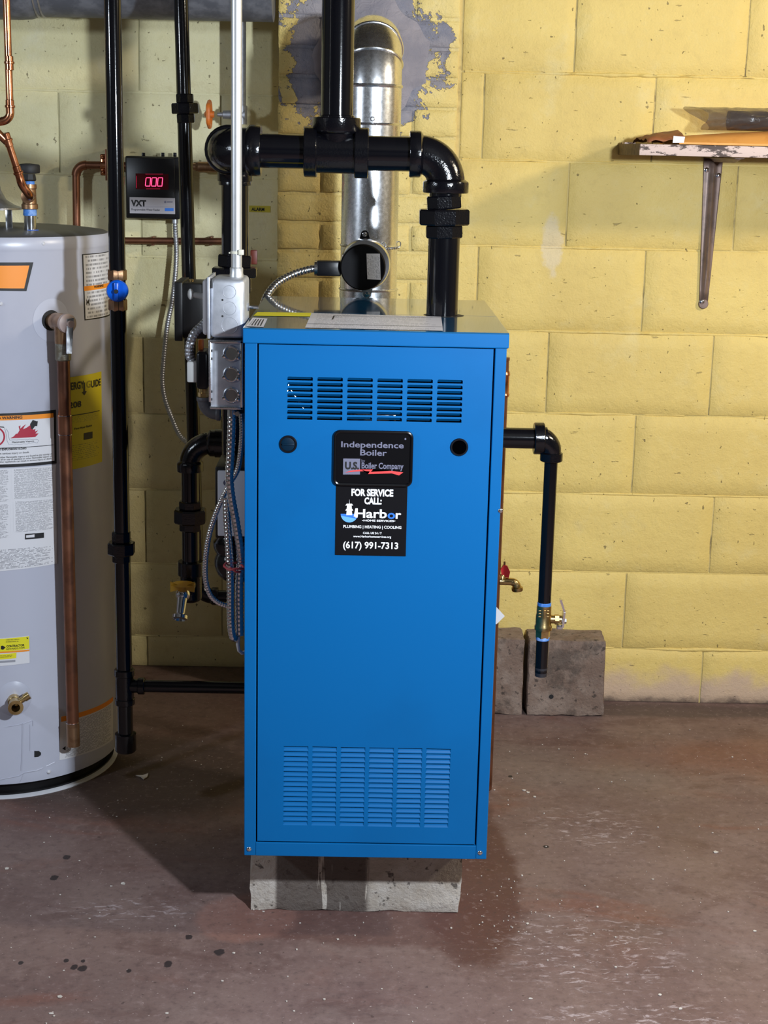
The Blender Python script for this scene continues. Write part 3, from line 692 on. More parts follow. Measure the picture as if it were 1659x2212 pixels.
b1 = rough_block((.4215, 3.668, 0), (.6165, 3.768, .2), OLDBLK, 'concrete_block', 'dirty brown concrete block with a small hole, standing against the yellow wall', .003)
m = MB(); P = at(1191, 1505, 3.6655); m.lathe(P, (0, 1, 0), [(0, pr(5, P)), (.004, pr(4, P))], 12); lab(m.build('hole', RUBBER, b1), 'small dark hole')
P = at(1213, 1440, 3.67)
rough_block((.205, 3.668, 0), (.4105, 3.766, .203), OLDBLK, 'concrete_block', 'dirty brown concrete block half hidden behind the right side of the boiler', .003, .012)

# ------------------------------------------------------------------ steam header: riser from the lid, union, elbow, tee, tall riser, back elbow, equaliser
HY = RY
sh = thing('steam_header', 'thick glossy black steam header rising from the boiler lid through a tee to the ceiling', 'pipe', (RX, HY, BZ1))
A0 = at(957, 690, HY); A1 = at(957.5, 514, HY); RXp = (at(957, 600, HY)).x
def hp(px, py): return at(px, py, HY)
zax = (hp(850, 330).z+hp(600, 328.5).z)/2
xr = RXp; xt = hp(727, 300).x; xe_ = hp(490, 328).x
R2 = .0300
pipe(sh, (xr, HY, BZ1-.03), (xr, HY, hp(957, 500).z), pr(34.2, A1))
union_px(sh, HY, (958, 959.5, 959, 959), (422, 451.5, 486, 514), (39.5, 58, 42))
pipe(sh, (xr, HY, hp(959, 424).z), (xr, HY, hp(960, 398).z), pr(34.5, A1))
Lq = zax-hp(960, 401).z+.0
elbow(sh, (xr, HY, zax), (-1, 0, 0), (0, 0, -1), Lq*.93, pr(40.5, A1), pr(49, A1), pr(27, A1))
# cast letters on the elbow
O = Vector((xr-Lq*.93, HY, zax-Lq*.93)); off = wloc(sh)
for i, chh in enumerate('WARD'):
    a_ = math.radians(66-i*9.5); tx, tz = -math.sin(a_), math.cos(a_); base = Vector((O.x+math.cos(a_)*Lq*.96, HY-pr(40.2, A1), O.z+math.sin(a_)*Lq*.96))
    rdir = Vector((math.cos(a_), 0, math.sin(a_))); tdir = Vector((math.sin(a_), 0, -math.cos(a_)))
    lettering([(chh, -.0035, .0035, -.0045, .009, .01)], lambda u, v, B=base, T=tdir, Rr=rdir: B+T*u+Rr*v, 'cast_letter', CAST, sh)
pipe(sh, (hp(790, 330).x, HY, zax), (hp(903, 330).x, HY, zax), pr(36.6, A1))
pipe(sh, (hp(545, 330).x, HY, zax), (hp(662, 330).x, HY, zax), pr(35.6, A1))
m = MB(); hx = lambda px: hp(px, 329).x
m.cyl((hx(660), HY, zax), (hx(792), HY, zax), pr(44, A1), seg=32)
for a, b in ((657, 685), (766, 796)): band(m, (hx(a), HY, zax), (1, 0, 0), hx(b)-hx(a), pr(53, A1), 32)
m.lathe((xt, HY, zax), (0, 0, 1), [(0, pr(34, A1)), (hp(727, 290).z-zax, pr(42, A1)), (hp(727, 286).z-zax, pr(49, A1)), (hp(727, 282).z-zax, pr(51, A1)), (hp(727, 256).z-zax, pr(51, A1)), (hp(727, 254).z-zax, pr(49, A1))], 32)
m.build('tee', CAST, sh)
pipe(sh, (xt, HY, hp(727, 260).z), (xt, HY, 2.3), pr(35.0, hp(727, 130)))
m = MB(); band(m, (xt, HY, hp(727, 256).z), (0, 0, 1), pr(7, A1), pr(37.5, A1)); m.build('thread_collar', BLACK, sh)
EY = 2.945; EX = at(507.5, 430, EY).x
zb_ = at(507, 388, EY).z
Cb = Vector((xe_, HY, zax))
elbow(sh, Cb, (1, 0, 0), (0, 1, 0), pr(52, A1), pr(47, A1), pr(53.5, A1), pr(29, A1))
m = MB(); q = Cb+Vector((0, 0, 0)); m.tube([q+Vector((math.cos(t)*pr(46.5, A1), pr(8, A1), math.sin(t)*pr(46.5, A1))) for t in [2*math.pi*i/32 for i in range(32)]], .0016, 6, closed=True); m.build('casting_seam', CAST, sh)
C2 = Vector((EX, EY+.01, zax)); 
elbow(sh, (xe_, EY, zax), (0, -1, 0), (0, 0, -1), zax-zb_+.002, pr(40, A1), pr(35.5, at(507, 385, EY)), pr(14, A1))
EX = xe_
pipe(sh, (EX, EY, zb_+.01), (EX, EY, at(507, 1000, EY).z), pr(29.5, at(507, 450, EY)))
union_px(sh, EY, (508, 507, 507, 507), (550, 577, 598, 632), (38, 51, 38))
e2 = at(507, 545, EY)
lab(MB().box(at(541, 571, EY+.045), at(556, 540, EY+.047), .002).build('tag', M('rust_red_tag', (.12, .018, .008, 1), .5), sh), 'small rust-red tag beside the union')

# ------------------------------------------------------------------ vent pipe and damper motor
FY = 3.30; fx = at(799, 450, FY).x; fr = pr(62.5, at(799, 450, FY))
fl = thing('vent_pipe', 'shiny round galvanised vent pipe behind the boiler, bending into the chimney', 'vent', (fx, FY, at(799, 660, FY).z-.35))
zf = lambda py: at(799, py, FY).z
m = MB(); m.cyl((fx, FY, zf(625)), (fx, FY, zf(266)), fr*.985, seg=48); 
m.build('pipe_section', GALV, fl)
m = MB(); m.cyl((fx, FY, zf(270)), (fx, FY, zf(190)), fr, seg=48); m.build('pipe_section', GALV, fl)
m = MB(); m.cyl((fx, FY, BZ1-.36), (fx, FY, zf(622)), fr*1.005, seg=48); m.build('draught_hood', GALV, fl)
for py, rr in ((624, 1.02), (268, 1.012), (530, 1.0)): MB().lathe((fx, FY, zf(py)), (0, 0, 1), [(-.003, fr*.98), (-.002, fr*rr), (0, fr*rr+.0016), (.002, fr*rr), (.003, fr*.98)], 48).build('seam_bead', GALV, fl)
# elbow in gores turning back into the wall
Ce = Vector((fx, FY, FLZ)); Le = FLZ-zf(186)
prev = Vector((fx, FY, zf(186)))
def epos(t): return Vector((fx, FY+Le*(1-math.cos(t)), FLZ-Le+Le*math.sin(t)))
N_ = 4
angs = [math.pi/2*i/3 for i in range(4)]
for i in range(3):
    t0, t1 = angs[i], angs[i+1]; m = MB(); rings = []
    for t, rr in ((t0, 1.0), (t0+.05, 1.0), ((t0+t1)/2, 1.0), (t1-.05, 1.0), (t1, 1.0)):
        tt = Vector((0, math.sin(t), math.cos(t)))
        # mitred gores: straight barrel between two tilted cuts
        u = Vector((1, 0, 0)); v = tt.cross(u); rings.append(m.ring(epos(t), u, v, fr*rr, 48))
    for a, b in zip(rings, rings[1:]): m.bridge(a, b)
    m.build('elbow_gore', GALV, fl)
for t in angs[:3]:
    tt = Vector((0, math.sin(t), math.cos(t))); MB().lathe(epos(t)-tt*.004, tt, [(0, fr*.99), (.0012, fr*1.03), (.004, fr*1.05), (.007, fr*1.03), (.008, fr*.99)], 48).build('gore_bead', GALV, fl)
m = MB(); m.cyl(epos(math.pi/2), (fx, YB+.05, FLZ), fr, seg=48); m.build('pipe_section', GALV, fl)
for px, py in ((805, 257), (858, 262)):
    P = at(px, py, FY-fr*.98 if px < 850 else FY-fr*.3); MB().lathe(P, (0, -1, 0), [(-.004, .005), (.002, .0052), (.004, .003)], 10).build('screw', GALVD, fl)
m = MB()
for i in range(9):
    a_ = math.radians(-62+i*7.0); m.ball((fx+math.sin(math.radians(30+i*7))*fr*1.03, FY-math.cos(math.radians(30+i*7))*fr*1.03, zf(533)), .0028, 8)
for dg in (30, 88): m.tube([Vector((fx+math.sin(math.radians(dg))*(fr*1.03)+.004*math.cos(t), FY-math.cos(math.radians(dg))*fr*1.05, zf(526)+.006*math.sin(t))) for t in [2*math.pi*i/10 for i in range(10)]], .0014, 6, closed=True)
m.build('bead_chain', CHROME, fl)

DY = 3.125; dc = at(785, 577, DY); dr = pr(50, dc)
dm = thing('damper_motor', 'round black damper motor with chrome rim on the front of the vent pipe', 'motor', dc+Vector((0, .05, -dr)))
MB().lathe(dc+Vector((.0035, .062, .0035)), (0, -1, 0), [(0, dr*1.10), (.03, dr*1.10), (.044, dr*1.09), (.052, dr*1.04)], 48).build('rim', CHROME, dm)
MB().lathe(dc+Vector((-.001, .013, -.001)), (0, -1, 0), [(0, dr*.99), (.008, dr*.985), (.012, dr*.965), (.0135, dr*.93)], 48).build('cover', M('motor_black', (.003, .003, .0045, 1), .5, spec=.15), dm)
lr = MB(); ca, sa = math.cos(math.radians(5)), math.sin(math.radians(5)); lc = at(808.5, 575.5, DY-.0004); hw, hh = pr(14.5, dc), pr(27.5, dc)
cr = [Vector((x*ca+z*sa, 0, -x*sa*1+z*ca)) for x, z in ((-hw, -hh), (hw, -hh), (hw, hh), (-hw, hh))]
ll = fine_print('small_label_print', (.70, .70, .74, 1), (.1, .1, .13, 1), 22, 14, .4, .5)
lr.quad([lc+Vector((v.x, -.0006, v.z)) for v in (Vector((-hw, 0, -hh)), Vector((hw, 0, -hh*1.04)), Vector((hw*.80, 0, hh)), Vector((-hw*1.2, 0, hh*.98)))], ((0, 0), (0, .55), (1, .55), (1, 0))); lab(lr.build('sticker', ll, dm, fixn=False), 'white printed sticker')
for px, py in ((788, 506), (793, 636)):
    P = at(px, py, DY+.055); sgn = 1 if py < 570 else -1
    m = MB(); m.prism([P+Vector((x, 0, z)) for x, z in [(-.014, -sgn*.022), (.014, -sgn*.022), (.008, 0)] + [(.008*math.cos(t), sgn*.008*math.sin(t)) for t in [math.pi*i/6 for i in range(1, 6)]] + [(-.008, 0)]], (0, .003, 0))
    lug = m.build('mounting_lug', DARKPL if sgn > 0 else GALVD, dm)
    MB().lathe(P, (0, -1, 0), [(0, .0055), (.002, .005), (.0036, .002)], 12).build('screw', CHROME, lug)
MB().cyl(dc+Vector((0, .060, 0)), (dc.x, FY-fr*.98, dc.z), .02, seg=20).build('shaft_housing', GALVD, dm)
q0, q1 = at(737, 578, DY+.03), at(684, 580, DY+.03)
m = MB(); m.box((q1.x, DY+.016, q1.z-pr(15, q1)), (q0.x, DY+.05, q1.z+pr(17, q1)), .003); m.build('terminal_box', DARKPL, dm)
MB().lathe(q1+Vector((.002, 0, 0)), (-1, 0, 0), [(0, pr(17, q1)), (.006, pr(17, q1)), (.007, pr(12, q1))], 18).build('connector', CHROME, dm)

def spline(pts, n):
    P = [Vector(p) for p in pts]; P = [P[0]*2-P[1]]+P+[P[-1]*2-P[-2]]; out = []
    for i in range(1, len(P)-2):
        for j in range(n):
            t = j/n; a, b, c, d = P[i-1:i+3]
            out.append(.5*((2*b)+(c-a)*t+(2*a-5*b+4*c-d)*t*t+(3*b-a-3*c+d)*t**3))
    out.append(P[-2]); return out
def flex(name, pts, r, pitch, label, mat=FLEXM, extra=None, root=None, seg=12):
    """ribbed flexible steel conduit along a curve"""
    c = spline(pts, 16); L = [0]
    for a, b in zip(c, c[1:]): L.append(L[-1]+(b-a).length)
    n = max(8, int(L[-1]/pitch)*5); P, Rr = [], []
    j = 0
    for i in range(n+1):
        s = L[-1]*i/n
        while j < len(L)-2 and L[j+1] < s: j += 1
        t = (s-L[j])/max(1e-9, L[j+1]-L[j]); P.append(c[j].lerp(c[j+1], t)); Rr.append(r*(1, 1.0, .98, .87, .94)[i % 5])
    if root is None:
        return tag(MB().tube(P, Rr, seg).build(name, mat, None, 50), label, 'conduit')
    return MB().tube(P, Rr, seg).build(name, mat, root, 50)
Q = lambda px, py, Y: at(px, py, Y)
flex('flexible_conduit', [Q(682, 580, 3.155), Q(664, 583, 3.15), Q(630, 594, 3.14), Q(600, 611, 3.12), Q(581, 632, 3.10), Q(570, 655, 3.085), Q(558, 700, 3.085), Q(553, 760, 3.085)], pr(8.6, dc), .0072, 'ribbed steel conduit arching from the damper motor down behind the boiler lid')

# ------------------------------------------------------------------ electrical: thin conduit, junction boxes
cn = thing('rigid_conduit', 'straight pale galvanised electrical tube running down to the upper junction box', 'conduit', at(510, 600, 2.65))
ce = 2.65; cxp = at(511, 580, ce)
cr_ = pr(11.7, cxp)
pipe(cn, (cxp.x, ce, at(511, 604, ce).z), (cxp.x, ce, 2.3), cr_, ZINC, 'tube')
m = MB(); zc_ = lambda py: at(511, py, ce).z
m.lathe((cxp.x, ce, zc_(604)), (0, 0, 1), [(0, cr_*1.28), (zc_(592)-zc_(604), cr_*1.28), (zc_(590)-zc_(604), cr_*1.22), (zc_(579)-zc_(604), cr_*1.22), (zc_(577)-zc_(604), cr_*1.05)], 24); m.build('connector', ZINC, cn)
m = MB(); m.lathe((cxp.x, ce, zc_(548)), (0, 0, 1), [(0, cr_*1.02), (0, cr_*1.12), (.0045, cr_*1.12), (.0045, cr_*1.02)], 20, cap=False); m.box((cxp.x-cr_*1.4, ce-.002, zc_(548)), (cxp.x-cr_, ce+.002, zc_(545)))
P = at(521, 545, ce-.01); m.box(P-Vector((.0045, .004, .0045)), P+Vector((.0045, .004, .0045)), .001); lab(m.build('cable_tie', IVORY, cn), 'ivory cable tie')

JY = 2.60; ju = thing('junction_box', 'square steel junction box with three round knockouts above the other box', 'box', (at(487, 732, JY).x, JY+.05, at(487, 732, JY).z))
x0, x1 = at(453, 665, JY).x, at(529, 665, JY).x; z0, z1 = at(490, 731, JY).z, at(490, 603, JY).z
MB().box((x0, JY, z0), (x1, JY+.102, z1), .008, seg=3).build('body', BOXM, ju)
m = MB(); m.box((x0-.004, JY-.003, z0-.001), (x0+.0005, JY+.105, z1+.003), .001); m.build('cover_flange', BOXM, ju)
cov = MB().box((at(437, 660, JY+.01).x, JY+.012, z0+.003), (x0-.003, JY+.095, z1-.003), .005, seg=3).build('raised_cover', WHITEP, ju); lab(cov, 'pale raised cover facing left')
tg_ = Q(437, 641, JY+.05); m = MB(); m.cyl(tg_+Vector((.004, 0, 0)), tg_+Vector((-.02, 0, .004)), .0055, .0045, 12); m.ball(tg_+Vector((-.02, 0, .004)), .0075, 10, (.7, 1, 1.3)); m.build('toggle', GREYPL, ju)
for px, py, r in ((495.5, 631, 14), (496, 666, 14), (496, 703, 17.5)):
    P = at(px, py, JY); R = pr(r, P); m = MB(); m.tube([P+Vector((R*math.cos(t), -.0001, R*math.sin(t))) for t in [2*math.pi*i/36 for i in range(36)]], .00055, 6, closed=True); m.build('knockout', BOXM, ju)
m = MB()
for px, py in ((480.5, 648), (480.5, 683)): P = at(px, py, JY); m.lathe(P+Vector((0, .001, 0)), (0, -1, 0), [(0, pr(2.3, P)), (.0012, pr(2.3, P))], 10)
P = at(455, 612, JY); m.box(P+Vector((0, -.0006, -.008)), P+Vector((.002, .002, .008))); m.build('hole', RUBBER, ju)
P = at(536, 663, JY+.06); m = MB(); m.lathe((x1-.003, P.y, P.z), (1, 0, 0), [(0, .0075), (.006, .0075)], 6); m.cyl((x1, P.y, P.z), (x1+.019, P.y, P.z), .0028, seg=10); m.build('bolt', CHROME, ju)

lj = thing('knockout_box', 'tall flat steel box with three bright ringed knockouts beside the boiler front', 'box', (at(488, 885, JY).x, JY+.05, at(488, 885, JY).z))
x0, x1 = at(453.5, 810, JY).x, at(525, 810, JY).x; z0, z1 = at(490, 884, JY).z, at(490, 735.5, JY).z
MB().box((x0+.001, JY+.002, z0+.001), (x1-.001, JY+.10, z1-.001), .001).build('body', BOXM, lj)
m = MB()
m.box((x0, JY-.002, z0), (x1, JY+.003, z0+.0045), .0008); m.box((x0, JY-.002, z1-.0045), (x1, JY+.003, z1), .0008); m.box((x1-.0045, JY-.002, z0), (x1, JY+.003, z1), .0008); m.box((x0-.002, JY-.002, z0+.012), (x0+.002, JY+.06, z1), .0008)
m.build('folded_edge', GALV, lj)
for py in (764, 809, 854):
    P = at(499.5, py, JY); R = pr(13, P); m = MB(); m.lathe(P+Vector((0, .003, 0)), (0, -1, 0), [(0, R*1.42), (.0022, R*1.40), (.0042, R*1.22), (.0044, R*1.06), (.0030, R*.98), (.0030, R*.9)], 28)
    ko = m.build('knockout', CHROME, lj)
    m = MB()
    for a_ in (200, 330, 15): t = math.radians(a_); c = P+Vector((math.cos(t)*R*1.3, -.001, math.sin(t)*R*1.3)); m.lathe(c, (0, -1, 0), [(0, R*.34), (.0022, R*.28), (.0028, R*.1)], 10)
    m.build('locknut_tab', CHROME, ko)
m = MB()
for py in (758, 775, 846, 863):
    P = at(456.5, py, JY); m.box(P+Vector((-.001, .0005, -.002)), P+Vector((.0015, .0025, .002)))
m.build('slot', RUBBER, lj)
# limit control on the left of it
P = at(437, 797, 2.66); lw = thing('limit_control', 'black control with grey cap and brass nut left of the steel junction boxes', 'control', at(440, 917, 2.69))
x0, x1 = at(426, 797, 2.66).x, at(452, 797, 2.66).x
MB().box((x0, 2.64, at(430, 838, 2.66).z), (x1, 2.70, at(430, 757, 2.66).z), .006, seg=3).build('body', DARKPL, lw)
lab(MB().box((at(405.5, 800, 2.66).x, 2.645, at(420, 824, 2.66).z), (x0+.004, 2.69, at(420, 779, 2.66).z), .003).build('cap', GREYPL, lw), 'pale grey cap')
lab(MB().box((at(429, 745, 2.68).x, 2.67, at(430, 758, 2.68).z), (at(439, 745, 2.68).x, 2.69, at(430, 733, 2.68).z), .002).build('indicator', ORANGEPAINT, lw), 'orange indicator')
xx = at(440, 850, 2.68).x; zz = lambda py: at(440, py, 2.68).z
m = MB(); m.cyl((xx, 2.68, zz(861)), (xx, 2.68, zz(836)), pr(9.5, P), seg=18); m.lathe((xx, 2.68, zz(860)), (0, 0, 1), [(0, pr(12, P)), (zz(848)-zz(860), pr(12, P))], 6); m.build('nut', BRASS, lw)
elbow(lw, (xx, 2.68, zz(893)), (0, 0, 1), (1, 0, 0), zz(864)-zz(893), pr(13.5, P), pr(15.5, P), pr(9, P), M('grey_iron', (.10, .10, .11, 1), .55, .3, bump=.3, bs=200))
flex('flexible_conduit', [Q(415, 780, 2.665), Q(409, 765, 2.665), Q(411, 742, 2.665), Q(420, 720, 2.67), Q(436, 704, 2.68), Q(449, 690, 2.69)], pr(9.8, P), .0062, 'dark ribbed steel conduit curving from the grey cap up behind the upper junction box', GALVD)

# black relay box further back
rb = thing('relay_box', 'flat black metal relay box behind the junction boxes', 'box', at(410, 733, 3.0))
xa, xb, zA, zB = at(383, 690, 3.0).x, at(447, 690, 3.0).x, at(410, 732, 3.0).z, at(410, 612, 3.0).z
MB().box((xa, 3.0, zA), (xb, 3.10, zB), .004).build('body', DARKM, rb)
MB().box((xa-.004, 2.985, zA-.003), (xa+.012, 3.105, zB+.003), .002).build('cover', DARKM, rb)
MB().lathe((at(412, 610, 3.03).x, 3.04, zB-.002), (0, 0, 1), [(0, .005), (.006, .005), (.007, .002)], 10).build('screw', BRASS, rb)

# looped conduits hanging by the boiler's left side
cA = [Q(501, 892, 2.63), Q(500, 930, 2.63), Q(498, 980, 2.63), Q(495.5, 1030, 2.63), Q(500, 1075, 2.635), Q(510, 1130, 2.64), Q(519, 1190, 2.645), Q(519.5, 1215, 2.65), Q(517, 1260, 2.65), Q(517, 1320, 2.65), Q(518, 1372, 2.65)]
P = Q(500, 1000, 2.63)
ca = thing('flexible_conduit', 'thick bright ribbed conduit hanging from the knockout box down the boiler side', 'conduit', Q(518, 1400, 2.65))
flex('hose', cA, pr(9.3, P), .0078, '', FLEXM, root=ca, seg=14)
m = MB(); za, zb2 = at(501, 899, 2.63), at(501, 885, 2.63); m.cyl(za, zb2, pr(9.6, P), seg=20); m.cyl(za+Vector((.010, -.004, .006)), za+Vector((.010, -.012, .006)), .004, seg=10); m.build('connector', CHROME, ca)
m = MB(); m.tube([Q(515, 1375, 2.65), Q(513.5, 1392, 2.65), Q(516, 1405, 2.652), Q(523, 1411, 2.66), Q(530, 1408, 2.665)], pr(4, P), 8); m.build('strap', WHITEP, ca)
flex('flexible_conduit', [Q(521, 893, 2.65), Q(523, 930, 2.65), Q(520, 975, 2.655), Q(513, 1015, 2.66), Q(498, 1042, 2.665), Q(483, 1070, 2.665), Q(466, 1110, 2.665), Q(451, 1160, 2.665), Q(444, 1210, 2.665), Q(444, 1250, 2.665), Q(453, 1283, 2.665), Q(470, 1301, 2.668), Q(490, 1309, 2.672)], pr(6.0, P), .0048, 'thin ribbed conduit swinging out in a wide loop left of the bundle')
flex('flexible_conduit', [Q(489, 1075, 2.66), Q(490, 1110, 2.655), Q(493, 1160, 2.65), Q(496, 1210, 2.645), Q(498, 1260, 2.64), Q(498, 1320, 2.64), Q(500, 1360, 2.64), Q(505, 1378, 2.645), Q(511, 1372, 2.66)], pr(8.8, P), .0066, 'thick ribbed conduit tied with red wire, lowest and nearest in the bundle')
m = MB(); t0 = Q(503, 1227, 2.62)
m.tube(spline([t0+Vector((-.016, .004, .002)), t0+Vector((-.006, -.006, -.001)), t0+Vector((.008, -.007, .001)), t0+Vector((.019, .006, -.002)), t0+Vector((.008, .03, .0)), t0+Vector((-.012, .028, .002)), t0+Vector((-.016, .006, .003))], 5), .0022, 6)
m.tube(spline([t0+Vector((-.004, -.007, .003)), t0+Vector((.006, -.008, -.004)), t0+Vector((.014, -.002, -.006))], 5), .002, 6)
tag(m.build('wire_tie', M('pink_red_wire', (.55, .07, .08, 1), .5), None), 'pinkish red wire tie twisted round the two conduits', 'tie')

# control box on the boiler's left flank
cb = thing('control_box', 'box with a pale grey cover on the left flank of the boiler, behind the conduits', 'box', at(500, 1165, 2.80))
x0, x1 = at(469, 1090, 2.76).x, BX0-.001
MB().box((x0-.004, 2.765, at(490, 1165, 2.76).z), (x1, 2.88, at(490, 1010, 2.76).z), .003).build('body', DARKM, cb)
lab(MB().box((x0+.001, 2.758, at(490, 1158, 2.76).z), (x1-.002, 2.766, at(490, 1017, 2.76).z), .002).build('cover', WHITEP, cb), 'pale grey cover plate')
P = at(489, 1043, 2.757); MB().lathe(P, (0, -1, 0), [(0, pr(7, P)), (.0008, pr(6.8, P)), (.0008, pr(5.6, P)), (.0002, pr(5.5, P))], 20).build('round_label', GREYI, cb)
# circulator behind it
pu = thing('circulator', 'round black pump body low behind the conduits', 'pump', at(500, 1260, 2.86))
P = at(488, 1215, 2.86); m = MB(); m.ball(P+Vector((.02, 0, 0)), pr(48, P), 20, (1, .9, .95)); m.build('casing', CAST, pu)
m = MB(); m.lathe(at(500, 1180, 2.86), (0, 0, 1), [(-.012, pr(34, P)), (0, pr(40, P)), (.01, pr(40, P)), (.02, pr(30, P)), (.05, pr(24, P))], 24); m.build('flange', CAST, pu)

# ------------------------------------------------------------------ black risers on the left
gy = 3.0
gs = thing('gas_riser', 'glossy black iron riser with a blue valve handle standing before the water heater', 'pipe', at(268, 1622, gy))
gx = lambda py: 249+(267-249)*py/1620
gp = lambda py: at(gx(py), py, gy)
X_ = lambda py: Vector((gp(900).x, gy, gp(py).z))
r17 = pr(17.4, gp(900))
pipe(gs, X_(1586), Vector((gp(900).x, gy, 2.3)), r17)
for a, b in ((582, 606), (646, 671)): MB().lathe(X_(b), (0, 0, 1), [(0, r17*1.05), (.002, r17*1.15), (X_(a).z-X_(b).z-.002, r17*1.15), (X_(a).z-X_(b).z, r17*1.05)], 6, .26).build('valve_nut', BRONZE, gs)
m = MB(); m.lathe(X_(650), (0, 0, 1), [(0, r17*.9), (.01, r17*1.1), (.028, r17*1.1), (.037, r17*.9)], 20); m.cyl(X_(629), X_(629)+Vector((0, -.028, 0)), .008, seg=14); m.build('valve_ball', BRONZE, gs)
hc = at(252, 629, gy-.045); hr = pr(23.5, hc); m = MB()
m.lathe(hc+Vector((0, .016, 0)), (0, -1, 0), [(0, hr*.9), (.003, hr), (.011, hr), (.014, hr*.9), (.015, hr*.5)], 30)
m.box(hc+Vector((-hr*.2, -.008, -hr*.85)), hc+Vector((hr*.2, .002, hr*.85)), .003)
vh = lab(m.build('valve_handle', BLUEPL, gs), 'round bright blue plastic handle'); MB().lathe(hc+Vector((0, -.007, 0)), (0, -1, 0), [(0, .0045), (.0025, .004)], 10).build('screw', RUBBER, vh)
xs4 = [gx(v) for v in (1148, 1171, 1197, 1214)]
union_px(gs, gy, [gx(900)+ (gx(v)-gx(900)) for v in (1148, 1171, 1197, 1214)], (1148, 1171, 1197, 1214), (20.5, 30, 20))
m = MB(); m.cyl(X_(1519), X_(1447), r17*1.18, seg=26)
for a, b in ((1445, 1460), (1507, 1521)): band(m, X_(b), (0, 0, 1), X_(a).z-X_(b).z, r17*1.3)
zt = X_(1481).z; gX = gp(900).x; rb_ = pr(13.4, gp(1480))
m.cyl((gX, gy, zt), (at(300, 1481, gy).x, gy, zt), rb_*1.12, seg=24); band(m, (at(298, 1481, gy).x, gy, zt), (1, 0, 0), pr(15, gp(1480)), rb_*1.38)
m.build('tee', CAST, gs)
pipe(gs, (at(305, 1481, gy).x, gy, zt), (BX0+.002, gy, zt), rb_, BLACK, 'branch_pipe')
m = MB(); m.lathe(X_(1622), (0, 0, 1), [(0, r17*1.25), (.003, r17*1.38), (X_(1584).z-X_(1622).z, r17*1.38), (X_(1582).z-X_(1622).z, r17*1.1)], 26); m.build('cap', CAST, gs)

ry = 3.42
rs_ = thing('return_riser', 'thin black pipe with a wide octagonal union right of the digital meter', 'pipe', at(428, 1290, ry))
rp = lambda py: at(391+(py/900)*25 if py < 900 else 416+(py-900)*.03, py, ry)
rr_ = pr(15.4, rp(300))
pipe(rs_, rp(1285), rp(-160), rr_)
union_px(rs_, ry, (399, 400, 401, 402), (203, 223, 246, 266), (19.5, 31, 20))
e_ = rp(1287); elbow(rs_, e_, (0, 0, 1), (1, 0, 0), .035, rr_*1.15, rr_*1.35, .016)
pipe(rs_, e_+Vector((.02, 0, 0)), e_+Vector((.075, 0, 0)), rr_*.9)

dy = 3.2
dl = thing('drain_leg', 'black return leg with union ending in a small yellow-handled drain valve', 'pipe', at(410, 1290, dy))
dp = lambda px, py: at(px, py, dy)
dX = dp(411, 1080).x; rd = pr(19.2, dp(410, 1050)); za_ = dp(440, 957).z
D_ = lambda py: Vector((dX, dy, dp(411, py).z))
elbow(dl, (dX, dy, za_), (0, 0, -1), (1, 0, 0), .045, rd*1.22, rd*1.5, .022)
pipe(dl, (dX+.03, dy, za_), (EX-.03, dy, za_), rd*1.15)
elbow(dl, (EX, dy, za_), (-1, 0, 0), (0, -1, 0), .045, rd*1.22, rd*1.5, .022)
pipe(dl, (EX, dy-.03, za_), (EX, EY+.02, za_), rd*1.15)
m = MB(); m.lathe((at(465, 957, dy).x, dy, za_), (1, 0, 0), [(0, rd*1.6), (.022, rd*1.6)], 26); m.build('coupling', CAST, dl)
pipe(dl, D_(985), D_(1225), rd)
union_px(dl, dy, (411, 411, 411, 411), (1082, 1099, 1129, 1146), (25, 36, 24))
m = MB(); band(m, D_(1242), (0, 0, 1), D_(1212).z-D_(1242).z, rd*1.5); m.cyl(D_(1290), D_(1235), rd*1.25, seg=24); m.cyl(D_(1258), D_(1258)+Vector((-.005, -.05, -.002)), rd*.85, seg=18); m.ball(D_(1290), rd*1.25, 16, (1, 1, .5)); m.build('tee', CAST, dl)
v0 = dp(394, 1284)+Vector((0, -.075, 0)); v0 = at(395, 1284, dy-.075)
v1 = at(389, 1330, dy-.10)
m = MB(); m.cyl(D_(1262)+Vector((-.004, -.045, 0)), v0+Vector((0, 0, .002)), .010, seg=14); m.cyl(v0+Vector((0, 0, .004)), v1, .0115, .009, 16); m.lathe(v1, v1-v0, [(-.004, .010), (0, .0165), (.007, .0165), (.009, .012), (.002, .010)], 18, cap=False); m.ball(v0, .0155, 14); m.build('drain_valve', CHROME, dl)
hc = v0+Vector((0, -.004, .016)); m = MB()
for sx in (-1, 1): m.prism([hc+Vector((sx*.003, 0, -.003)), hc+Vector((sx*.003, 0, .004)), hc+Vector((sx*.025, -.003, .014)), hc+Vector((sx*.025, -.003, -.008))], (0, -.004, 0))
m.lathe(hc+Vector((0, .003, -.006)), (0, 0, 1), [(0, .011), (.01, .011), (.013, 0.026)], 14); lab(m.build('handle', YELLOWM, dl), 'yellow butterfly handle')

